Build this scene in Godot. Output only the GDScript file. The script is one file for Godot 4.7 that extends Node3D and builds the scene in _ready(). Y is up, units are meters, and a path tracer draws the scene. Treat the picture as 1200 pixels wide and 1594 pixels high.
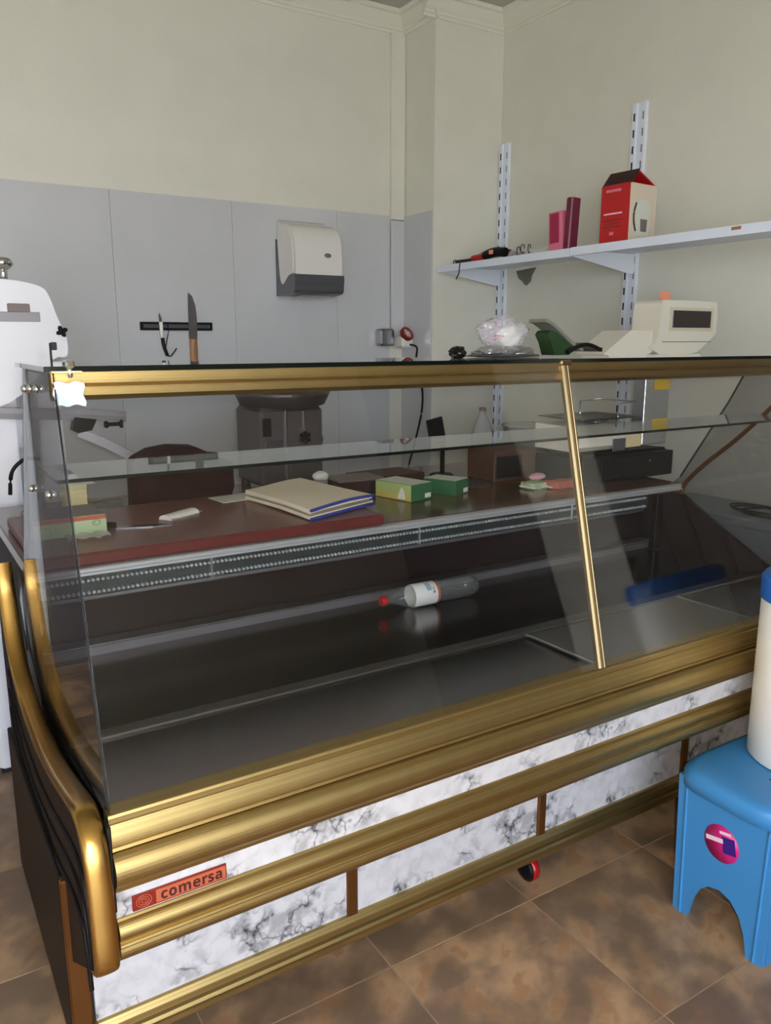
extends Node3D
# A butcher's shop: a long glass serving case with gold rails stands before a service counter, a bone saw and a grinder.

var M := {}
var box_cache := {}
var taken := {}

# ------------------------------------------------------------------ materials
func mat(key: String, color: Color, rough := 0.6, metal := 0.0, spec := 0.5) -> StandardMaterial3D:
	var m := StandardMaterial3D.new()
	m.resource_name = key
	m.albedo_color = color
	m.roughness = rough
	m.metallic = metal
	m.metallic_specular = spec
	M[key] = m
	return m

func glass(key: String, color: Color, alpha: float, rough := 0.0) -> StandardMaterial3D:
	var m := mat(key, Color(color.r, color.g, color.b, alpha), rough)
	m.transparency = BaseMaterial3D.TRANSPARENCY_ALPHA
	return m

func tri_tex(m: StandardMaterial3D, img: Image, per_metre: float, world := true) -> void:
	m.albedo_texture = ImageTexture.create_from_image(img)
	m.uv1_triplanar = true
	m.uv1_world_triplanar = world
	m.uv1_triplanar_sharpness = 8.0
	m.uv1_scale = Vector3.ONE * per_metre

func noise_img(noise_seed: int, freq: float, size: int, oct := 4, kind := FastNoiseLite.TYPE_SIMPLEX_SMOOTH) -> Image:
	var n := FastNoiseLite.new()
	n.seed = noise_seed
	n.noise_type = kind
	n.frequency = freq
	n.fractal_octaves = oct
	return n.get_seamless_image(size, size, false, false, 0.25, true)

func mix_img(size: int, f: Callable) -> Image:
	var im := Image.create(size, size, true, Image.FORMAT_RGB8)
	for y in size:
		for x in size:
			im.set_pixel(x, y, f.call(x, y))
	im.generate_mipmaps()
	return im

func make_materials() -> void:
	# stone-like prints and paints
	var a := noise_img(11, 0.012, 512, 4)
	var b := noise_img(12, 0.006, 512, 3)
	var c := noise_img(13, 0.03, 512, 3)
	var marble := mix_img(512, func(x, y):
		var v: float = 1.0 - absf(a.get_pixel(x, y).r - 0.5) * 2.0
		var w: float = smoothstep(0.48, 0.70, b.get_pixel(x, y).r)
		var fine: float = 1.0 - absf(c.get_pixel(x, y).r - 0.5) * 2.0
		var vein: float = pow(v, 22.0) * (0.10 + 0.90 * w) + 0.5 * w * pow(fine, 10.0) * smoothstep(0.5, 0.9, v)
		var cloud: float = smoothstep(0.35, 0.75, a.get_pixel((x * 2) % 512, (y * 2 + 97) % 512).r) * 0.16 * (0.3 + w)
		var k: float = clampf(1.0 - vein * 0.42 - cloud, 0.0, 1.0)
		return Color(0.765 * k + 0.01, 0.75 * k + 0.012, 0.745 * k + 0.018))
	var m := mat("marble", Color.WHITE, 0.22)
	tri_tex(m, marble, 1.45)

	var s1 := noise_img(21, 0.008, 512, 5)
	var s2 := noise_img(22, 0.02, 512, 5)
	var stone := mix_img(512, func(x, y):
		var t: float = s1.get_pixel(x, y).r
		var u: float = s2.get_pixel((x + y / 2) % 512, y).r
		var k: float = smoothstep(0.3, 0.72, t * 0.65 + u * 0.35)
		var d := Color(0.50, 0.405, 0.325)
		var l := Color(0.74, 0.595, 0.45)
		var col := d.lerp(l, k)
		var rust: float = smoothstep(0.6, 0.75, u) * 0.5
		return col.lerp(Color(0.60, 0.42, 0.28), rust))
	for i in 4:
		var tint: float = [1.0, 0.93, 1.05, 0.97][i]
		m = mat("tile%d" % i, Color(tint, tint * [1.0, 1.0, 0.985, 1.01][i], tint), 0.38)
		tri_tex(m, stone, 0.83)
		m.uv1_offset = Vector3(0.13, 0.31, 0.57) * i
	mat("grout", Color(0.66, 0.56, 0.46), 0.9)

	var p1 := noise_img(31, 0.02, 256, 5)
	var paint := mix_img(256, func(x, y):
		var k: float = 0.97 + 0.022 * (p1.get_pixel(x, y).r - 0.5)
		return Color(k, k, k))
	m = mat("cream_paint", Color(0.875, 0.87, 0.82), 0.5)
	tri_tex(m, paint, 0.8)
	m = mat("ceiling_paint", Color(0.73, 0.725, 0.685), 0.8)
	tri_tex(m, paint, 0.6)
	m = mat("cornice_plaster", Color(0.86, 0.855, 0.80), 0.6)
	m = mat("panel_grey", Color(0.79, 0.795, 0.805), 0.24)
	tri_tex(m, paint, 0.5)
	mat("front_render", Color(0.68, 0.64, 0.58), 0.7)
	mat("front_wood", Color(0.30, 0.24, 0.20), 0.6)
	mat("door_brown", Color(0.20, 0.14, 0.11), 0.45)
	mat("trunk_white", Color(0.82, 0.82, 0.80), 0.4)
	# metals
	m = mat("gold", Color(0.74, 0.635, 0.41), 0.42, 1.0)
	var rng := RandomNumberGenerator.new()
	rng.seed = 41
	var rows := []
	for k in 512: rows.append(0.84 + 0.16 * rng.randf())
	var brushed := mix_img(512, func(x, y):
		var k: float = lerpf(rows[y], rows[(y + 1) % 512], 0.5) + 0.03 * (p1.get_pixel(x % 256, y % 256).r - 0.5)
		return Color(k, k, k))
	tri_tex(m, brushed, 1.6)
	mat("gold_polished", Color(0.76, 0.60, 0.33), 0.27, 1.0)
	mat("bronze", Color(0.44, 0.28, 0.13), 0.42, 0.75)
	mat("brass_strip", Color(0.55, 0.48, 0.35), 0.4, 1.0)
	mat("aluminium", Color(0.72, 0.73, 0.74), 0.32, 1.0)
	mat("steel", Color(0.58, 0.58, 0.60), 0.22, 1.0)
	m = mat("deck_steel", Color(0.49, 0.475, 0.475), 0.2, 1.0)
	mat("pale_steel", Color(0.56, 0.56, 0.56), 0.3, 1.0)
	mat("chrome", Color(0.86, 0.87, 0.88), 0.07, 1.0)
	mat("grinder_steel", Color(0.38, 0.355, 0.355), 0.42, 0.8)
	mat("rail_alloy", Color(0.74, 0.75, 0.75), 0.4, 0.5)
	mat("grille_dark", Color(0.20, 0.23, 0.235), 0.4, 0.3)
	mat("grille_bead", Color(0.66, 0.69, 0.69), 0.35, 0.3)
	mat("pan_steel", Color(0.34, 0.35, 0.34), 0.3, 0.8)
	mat("cast_grey", Color(0.50, 0.49, 0.50), 0.5, 0.6)
	mat("blade", Color(0.55, 0.55, 0.57), 0.28, 1.0)
	# glass
	glass("pane", Color(0.08, 0.12, 0.11), 0.05)
	glass("pane_end", Color(0.06, 0.09, 0.08), 0.22)
	glass("pane_shelf", Color(0.70, 0.76, 0.73), 0.34)
	glass("pane_top", Color(0.30, 0.36, 0.34), 0.12)
	glass("pane_window", Color(0.2, 0.22, 0.22), 0.03)
	mat("glass_edge", Color(0.035, 0.06, 0.05), 0.12)
	mat("glass_edge_light", Color(0.22, 0.30, 0.28), 0.15)
	glass("clear_plastic", Color(0.70, 0.74, 0.74), 0.09, 0.03)
	glass("cloudy_plastic", Color(0.66, 0.67, 0.67), 0.5, 0.2)
	glass("film", Color(0.82, 0.80, 0.84), 0.30, 0.1)
	# plastics, paper, cloth, stone
	mat("black_laminate", Color(0.06, 0.038, 0.045), 0.45, 0.0, 0.3)
	mat("lining_brown", Color(0.13, 0.095, 0.08), 0.5, 0.0, 0.3)
	mat("inner_dark", Color(0.15, 0.11, 0.115), 0.3, 0.0, 0.4)
	mat("dark_plinth", Color(0.10, 0.08, 0.07), 0.6)
	mat("rubber", Color(0.03, 0.03, 0.03), 0.5)
	mat("black_plastic", Color(0.045, 0.043, 0.055), 0.45, 0.0, 0.3)
	mat("white_enamel", Color(0.86, 0.86, 0.88), 0.22)
	mat("white_plastic", Color(0.88, 0.87, 0.84), 0.35)
	mat("bone_plastic", Color(0.82, 0.78, 0.68), 0.4)
	mat("cream_plastic", Color(0.87, 0.85, 0.79), 0.4)
	mat("shelf_white", Color(0.87, 0.90, 0.95), 0.4)
	mat("slot_black", Color(0.03, 0.03, 0.035), 0.8)
	mat("dispenser_white", Color(0.86, 0.85, 0.83), 0.25)
	mat("dispenser_grey", Color(0.29, 0.29, 0.31), 0.3)
	mat("red_plastic", Color(0.70, 0.07, 0.06), 0.3)
	mat("wheel_red", Color(0.62, 0.05, 0.08), 0.25)
	mat("badge_red", Color(0.47, 0.11, 0.08), 0.35)
	mat("badge_orange", Color(0.68, 0.35, 0.23), 0.35)
	mat("badge_ink", Color(0.25, 0.06, 0.05), 0.5)
	mat("stool_blue", Color(0.235, 0.52, 0.745), 0.42)
	mat("lid_blue", Color(0.15, 0.40, 0.74), 0.4)
	mat("canister_white", Color(0.93, 0.92, 0.89), 0.45)
	mat("sticker_pink", Color(0.80, 0.12, 0.45), 0.4)
	mat("sticker_violet", Color(0.22, 0.09, 0.48), 0.4)
	mat("sticker_pale", Color(0.92, 0.78, 0.86), 0.4)
	m = mat("counter_stone", Color(0.62, 0.575, 0.56), 0.15)
	tri_tex(m, stone, 1.4)
	mat("board_brown", Color(0.43, 0.285, 0.255), 0.3)
	mat("board_red", Color(0.37, 0.14, 0.13), 0.28)
	mat("maroon_cloth", Color(0.15, 0.03, 0.05), 0.8, 0.0, 0.2)
	mat("beige_cloth", Color(0.90, 0.86, 0.76), 0.8)
	mat("blue_piping", Color(0.17, 0.23, 0.60), 0.6)
	mat("carton_green", Color(0.22, 0.42, 0.27), 0.45)
	mat("carton_lime", Color(0.68, 0.74, 0.46), 0.45)
	mat("carton_yellow", Color(0.80, 0.72, 0.38), 0.45)
	mat("carton_pale", Color(0.80, 0.82, 0.77), 0.5)
	mat("carton_mint", Color(0.67, 0.75, 0.58), 0.5)
	mat("carton_grey", Color(0.46, 0.41, 0.40), 0.6)
	mat("carton_rust", Color(0.70, 0.33, 0.25), 0.5)
	mat("paper", Color(0.88, 0.88, 0.85), 0.7)
	mat("paper_cream", Color(0.88, 0.82, 0.62), 0.7)
	mat("ink", Color(0.06, 0.08, 0.13), 0.6)
	mat("ink_blue", Color(0.20, 0.34, 0.60), 0.6)
	mat("ink_pale", Color(0.58, 0.64, 0.74), 0.6)
	mat("ink_grey", Color(0.30, 0.36, 0.30), 0.6)
	mat("kraft", Color(0.31, 0.21, 0.15), 0.7)
	mat("box_red", Color(0.72, 0.07, 0.09), 0.4)
	mat("box_beige", Color(0.83, 0.78, 0.70), 0.5)
	mat("box_dark", Color(0.20, 0.07, 0.06), 0.6)
	mat("box_magenta", Color(0.62, 0.08, 0.28), 0.4)
	mat("box_pink", Color(0.84, 0.45, 0.55), 0.4)
	mat("box_plum", Color(0.42, 0.05, 0.20), 0.4)
	mat("note_salmon", Color(0.95, 0.62, 0.50), 0.7)
	mat("display_red", Color(0.13, 0.035, 0.055), 0.15)
	mat("display_black", Color(0.05, 0.045, 0.06), 0.5, 0.0, 0.3)
	mat("tape_yellow", Color(0.82, 0.68, 0.12), 0.5)
	mat("wood_handle", Color(0.62, 0.44, 0.29), 0.5)
	mat("green_cloth", Color(0.10, 0.22, 0.08), 0.8)
	mat("olive_cloth", Color(0.42, 0.43, 0.38), 0.7)
	mat("foil", Color(0.66, 0.66, 0.65), 0.3, 0.7)
	mat("black_bag", Color(0.02, 0.02, 0.025), 0.3)
	mat("tape_white", Color(0.74, 0.78, 0.83), 0.4)
	mat("bag_pink", Color(0.80, 0.58, 0.64), 0.5)
	mat("pale_board", Color(0.62, 0.66, 0.66), 0.5)

# ------------------------------------------------------------------ meshes
func begin() -> SurfaceTool:
	var st := SurfaceTool.new()
	st.begin(Mesh.PRIMITIVE_TRIANGLES)
	return st

func tri(st: SurfaceTool, a: Vector3, b: Vector3, c: Vector3) -> void:   # a, b, c run counter-clockwise seen from outside
	st.add_vertex(a); st.add_vertex(c); st.add_vertex(b)

func quad(st: SurfaceTool, a: Vector3, b: Vector3, c: Vector3, d: Vector3) -> void:
	tri(st, a, b, c); tri(st, a, c, d)

func done(st: SurfaceTool) -> ArrayMesh:
	st.generate_normals()
	st.index()
	return st.commit()

func box_mesh(size: Vector3, bev := 0.002) -> ArrayMesh:
	var key := "%s/%s" % [size, bev]
	if box_cache.has(key):
		return box_cache[key]
	var st := begin()
	st.set_smooth_group(-1)
	var h := size / 2.0
	var e: float = minf(bev, minf(h.x, minf(h.y, h.z)) * 0.9)
	var v := func(sx: int, sy: int, sz: int, ax: int) -> Vector3:
		var p := Vector3(h.x - e, h.y - e, h.z - e)
		p[ax] = h[ax]
		return Vector3(p.x * sx, p.y * sy, p.z * sz)
	for s in [-1, 1]:
		var f := func(a: Vector3, b: Vector3, c: Vector3, d: Vector3):
			if s > 0: quad(st, a, b, c, d)
			else: quad(st, d, c, b, a)
		f.call(v.call(s, -1, -1, 0), v.call(s, 1, -1, 0), v.call(s, 1, 1, 0), v.call(s, -1, 1, 0))
		f.call(v.call(-1, s, -1, 1), v.call(-1, s, 1, 1), v.call(1, s, 1, 1), v.call(1, s, -1, 1))
		f.call(v.call(-1, -1, s, 2), v.call(1, -1, s, 2), v.call(1, 1, s, 2), v.call(-1, 1, s, 2))
	if e > 0.0:
		for sa in [-1, 1]:
			for sb in [-1, 1]:
				var same: bool = sa * sb > 0
				var q := func(a: Vector3, b: Vector3, c: Vector3, d: Vector3):
					if same: quad(st, a, b, c, d)
					else: quad(st, d, c, b, a)
				q.call(v.call(sa, sb, 1, 0), v.call(sa, sb, -1, 0), v.call(sa, sb, -1, 1), v.call(sa, sb, 1, 1))
				q.call(v.call(1, sa, sb, 1), v.call(-1, sa, sb, 1), v.call(-1, sa, sb, 2), v.call(1, sa, sb, 2))
				q.call(v.call(sb, 1, sa, 2), v.call(sb, -1, sa, 2), v.call(sb, -1, sa, 0), v.call(sb, 1, sa, 0))
				for sc in [-1, 1]:
					if sa * sb * sc > 0: tri(st, v.call(sa, sb, sc, 0), v.call(sa, sb, sc, 1), v.call(sa, sb, sc, 2))
					else: tri(st, v.call(sa, sb, sc, 2), v.call(sa, sb, sc, 1), v.call(sa, sb, sc, 0))
	box_cache[key] = done(st)
	return box_cache[key]

# A polygon drawn out along an axis: 0 takes (z, y) points along x, 1 takes (x, z) along y, 2 takes (x, y) along z.
func extrude(points: Array, axis: int, from: float, to: float, smooth := false) -> ArrayMesh:
	var poly := PackedVector2Array(points)
	if Geometry2D.is_polygon_clockwise(poly):   # Godot's test has y down: this is a counter-clockwise polygon in y-up terms
		pass
	else:
		poly.reverse()
	var area := 0.0
	for i in poly.size():
		var q: Vector2 = poly[(i + 1) % poly.size()]
		area += poly[i].x * q.y - q.x * poly[i].y
	if area < 0.0:
		poly.reverse()
	var at := func(p: Vector2, t: float) -> Vector3:
		return Vector3(t, p.y, p.x) if axis == 0 else Vector3(p.x, t, p.y) if axis == 1 else Vector3(p.x, p.y, t)
	var st := begin()
	var flip: bool = axis != 2
	var n := poly.size()
	st.set_smooth_group(1 if smooth else -1)
	for i in n:
		var p: Vector2 = poly[i]
		var q: Vector2 = poly[(i + 1) % n]
		if flip: quad(st, at.call(p, to), at.call(q, to), at.call(q, from), at.call(p, from))
		else: quad(st, at.call(p, from), at.call(q, from), at.call(q, to), at.call(p, to))
	st.set_smooth_group(-1)
	var ids := Geometry2D.triangulate_polygon(poly)
	for k in range(0, ids.size(), 3):
		var a: Vector2 = poly[ids[k]]
		var b: Vector2 = poly[ids[k + 1]]
		var c: Vector2 = poly[ids[k + 2]]
		if (b - a).cross(c - a) < 0.0:
			var w := b; b = c; c = w
		if flip:
			tri(st, at.call(a, from), at.call(b, from), at.call(c, from)); tri(st, at.call(c, to), at.call(b, to), at.call(a, to))
		else:
			tri(st, at.call(a, to), at.call(b, to), at.call(c, to)); tri(st, at.call(c, from), at.call(b, from), at.call(a, from))
	return done(st)

func lathe(profile: Array, n := 20, smooth := true) -> ArrayMesh:   # (radius, y) points from the bottom up
	var st := begin()
	for k in profile.size() - 1:
		var a: Vector2 = profile[k]
		var b: Vector2 = profile[k + 1]
		var hard: bool = not smooth or absf(a.y - b.y) < 1e-5
		st.set_smooth_group(-1 if hard else 1)
		for i in n:
			var t0 := TAU * i / n
			var t1 := TAU * (i + 1) / n
			var p := func(r: Vector2, t: float) -> Vector3: return Vector3(r.x * cos(t), r.y, -r.x * sin(t))
			if a.x < 1e-6: tri(st, p.call(a, 0.0), p.call(b, t1), p.call(b, t0))
			elif b.x < 1e-6: tri(st, p.call(a, t0), p.call(a, t1), p.call(b, 0.0))
			else: quad(st, p.call(a, t0), p.call(a, t1), p.call(b, t1), p.call(b, t0))
	return done(st)

func rod(r: float, h: float, n := 16, bev := 0.0015) -> ArrayMesh:   # a round bar standing on its base
	return lathe([Vector2(0, 0), Vector2(r - bev, 0), Vector2(r, bev), Vector2(r, h - bev), Vector2(r - bev, h), Vector2(0, h)], n)

# A closed outline carried along a path.
func sweep(path: Array, outline: Array, smooth := true, up := Vector3.UP) -> ArrayMesh:
	var st := begin()
	var rings := []
	for i in path.size():
		var d: Vector3 = (path[mini(i + 1, path.size() - 1)] - path[maxi(i - 1, 0)]).normalized()
		var u := up
		if absf(d.dot(u)) > 0.98: u = Vector3.RIGHT
		var x := d.cross(u).normalized()
		var y := x.cross(d)
		var ring := []
		for o in outline: ring.append(path[i] + x * o.x + y * o.y)
		rings.append(ring)
	var n: int = outline.size()
	st.set_smooth_group(1 if smooth else -1)
	for i in rings.size() - 1:
		for k in n:
			var j := (k + 1) % n
			quad(st, rings[i][j], rings[i][k], rings[i + 1][k], rings[i + 1][j])
	st.set_smooth_group(-1)
	for k in range(1, n - 1):
		tri(st, rings[0][0], rings[0][k], rings[0][k + 1])
		tri(st, rings[-1][0], rings[-1][k + 1], rings[-1][k])
	return done(st)

func round_outline(r: float, n := 8) -> Array:
	var o := []
	for k in n: o.append(Vector2(cos(TAU * k / n), sin(TAU * k / n)) * r)
	return o

func smooth_path(points: Array, per := 6) -> Array:
	var c := Curve3D.new()
	for i in points.size():
		var t: Vector3 = (points[mini(i + 1, points.size() - 1)] - points[maxi(i - 1, 0)]) / 6.0
		c.add_point(points[i], -t, t)
	var out := []
	for i in points.size() - 1:
		for k in per: out.append(c.sample(i, float(k) / per))
	out.append(points[-1])
	return out

func tube(points: Array, r: float, n := 8, per := 6) -> ArrayMesh:
	return sweep(smooth_path(points, per) if points.size() > 2 and per > 1 else points, round_outline(r, n))

# A sheet given by a function of u and v, with thickness.
func sheet(nu: int, nv: int, thick: float, f: Callable) -> ArrayMesh:
	var st := begin()
	var top := []
	var low := []
	for i in nu + 1:
		var r := []
		for j in nv + 1: r.append(f.call(float(i) / nu, float(j) / nv))
		top.append(r)
	for i in nu + 1:
		var r := []
		for j in nv + 1:
			var du: Vector3 = top[mini(i + 1, nu)][j] - top[maxi(i - 1, 0)][j]
			var dv: Vector3 = top[i][mini(j + 1, nv)] - top[i][maxi(j - 1, 0)]
			r.append(top[i][j] - du.cross(dv).normalized() * thick)
		low.append(r)
	st.set_smooth_group(1)
	for i in nu:
		for j in nv: quad(st, top[i][j], top[i + 1][j], top[i + 1][j + 1], top[i][j + 1])
	st.set_smooth_group(2)
	for i in nu:
		for j in nv: quad(st, low[i][j + 1], low[i + 1][j + 1], low[i + 1][j], low[i][j])
	st.set_smooth_group(-1)
	for i in nu:
		quad(st, top[i][0], low[i][0], low[i + 1][0], top[i + 1][0])
		quad(st, top[i + 1][nv], low[i + 1][nv], low[i][nv], top[i][nv])
	for j in nv:
		quad(st, top[0][j + 1], low[0][j + 1], low[0][j], top[0][j])
		quad(st, top[nu][j], low[nu][j], low[nu][j + 1], top[nu][j + 1])
	return done(st)

# A crumpled lump on a flat base.
func lump(radii: Vector3, amount: float, freq: float, noise_seed: int, nu := 28, nv := 16, smooth := false) -> ArrayMesh:
	var nz := FastNoiseLite.new()
	nz.seed = noise_seed
	nz.frequency = freq
	nz.noise_type = FastNoiseLite.TYPE_CELLULAR
	var st := begin()
	st.set_smooth_group(1 if smooth else -1)
	var p := func(i: int, j: int) -> Vector3:
		var t := TAU * (i % nu) / nu
		var f := PI * j / nv - PI / 2.0
		var d := Vector3(cos(f) * cos(t), sin(f), -cos(f) * sin(t))
		var k := 1.0 + amount * nz.get_noise_3dv(d)
		return Vector3(d.x * radii.x * k, maxf(d.y * radii.y * k, -radii.y * 0.62), d.z * radii.z * k)
	for i in nu:
		for j in nv:
			quad(st, p.call(i, j), p.call(i + 1, j), p.call(i + 1, j + 1), p.call(i, j + 1))
	return done(st)

func join(list: Array) -> ArrayMesh:   # [[mesh, transform], ...] of one part
	var st := SurfaceTool.new()
	for it in list: st.append_from(it[0], 0, it[1])
	return st.commit()

func xf(at: Vector3, rot := Vector3.ZERO) -> Transform3D:   # rot in degrees
	return Transform3D(Basis.from_euler(rot * PI / 180.0), at)

# ------------------------------------------------------------------ nodes
func numbered(called: String) -> String:
	var n: int = taken.get(called, 0)
	taken[called] = n + 1
	return called if n == 0 else "%s_%03d" % [called, n]

func thing(called: String, at: Vector3, label: String, category: String, group := "", turn := 0.0) -> Node3D:
	var o := Node3D.new()
	o.name = numbered(called)
	add_child(o)
	o.position = at
	o.rotation_degrees.y = turn
	o.set_meta("label", label)
	o.set_meta("category", category)
	if group != "": o.set_meta("group", group)
	return o

# a part of a thing, placed in the thing's own axes
func part(parent: Node3D, called: String, mesh: Mesh, m: String, at := Vector3.ZERO, rot := Vector3.ZERO, label := "") -> MeshInstance3D:
	var o := MeshInstance3D.new()
	o.name = called
	o.mesh = mesh
	o.material_override = M[m]
	o.transform = xf(at, rot)
	parent.add_child(o, true)
	if label != "": o.set_meta("label", label)
	return o

func block(parent: Node3D, called: String, at: Vector3, size: Vector3, m: String, bev := 0.002, rot := Vector3.ZERO, label := "") -> MeshInstance3D:
	return part(parent, called, box_mesh(size, bev), m, at, rot, label)

func structure(called: String, mesh: Mesh, m: String, at := Vector3.ZERO, label := "") -> MeshInstance3D:
	var o := part(self, called, mesh, m, at)
	o.set_meta("kind", "structure")
	if label != "":
		o.set_meta("label", label)
		o.set_meta("category", called.split("_")[0])
	return o

func lettering(parent: Node3D, called: String, words: String, size: float, depth: float, m: String, at: Vector3, rot := Vector3.ZERO, bold := true) -> MeshInstance3D:
	var t := TextMesh.new()
	var f := SystemFont.new()
	f.font_names = PackedStringArray(["Droid Sans"])
	f.font_weight = 700 if bold else 400
	t.font = f
	t.text = words
	t.font_size = 64
	t.pixel_size = size / 64.0
	t.depth = depth
	return part(parent, called, t, m, at, rot)

const WALL_BACK := -3.6
const WALL_RIGHT := 2.754
const WALL_LEFT := -2.15
const WALL_FRONT := 1.8
const CEILING := 2.94
const COLUMN_X := 2.348
const COLUMN_Z := -3.333
const WORKTOP := 0.90

func _ready() -> void:
	# --- camera
	var cam := Camera3D.new()
	cam.name = "camera"
	cam.fov = 65.28
	cam.near = 0.02
	cam.position = Vector3(0, 1.4, 0)
	cam.rotation_degrees = Vector3(-12.04, -31.9, 0.0)
	add_child(cam)
	cam.current = true
	# --- sky and exposure
	var sky_mat := ProceduralSkyMaterial.new()
	sky_mat.sky_top_color = Color(0.67, 0.73, 0.82)
	sky_mat.sky_horizon_color = Color(0.84, 0.87, 0.91)
	sky_mat.ground_horizon_color = Color(0.79, 0.80, 0.81)
	sky_mat.ground_bottom_color = Color(0.70, 0.70, 0.70)
	sky_mat.energy_multiplier = 17.0
	var sky := Sky.new()
	sky.sky_material = sky_mat
	var env := Environment.new()
	env.background_mode = Environment.BG_SKY
	env.sky = sky
	env.tonemap_mode = Environment.TONE_MAPPER_LINEAR
	env.tonemap_exposure = 1.04
	env.sdfgi_enabled = true
	env.ssao_enabled = true
	env.ssil_enabled = true
	var we := WorldEnvironment.new()
	we.name = "environment"
	we.environment = env
	add_child(we)

	# the flash of the phone that took the picture, beside its lens
	var flash := OmniLight3D.new()
	flash.name = "phone_flash"
	flash.position = Vector3(0.03, 1.43, 0.03)
	flash.light_energy = 1.3
	flash.light_color = Color(1.0, 0.97, 0.92)
	flash.light_size = 0.01
	flash.omni_range = 12.0
	flash.omni_attenuation = 2.0
	flash.shadow_enabled = true
	add_child(flash)

	make_materials()
	build_room()
	build_case()
	build_counter()
	build_counter_things()
	build_saw()
	build_wall_things()
	build_shelf()
	build_top_things()
	build_front_things()

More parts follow.
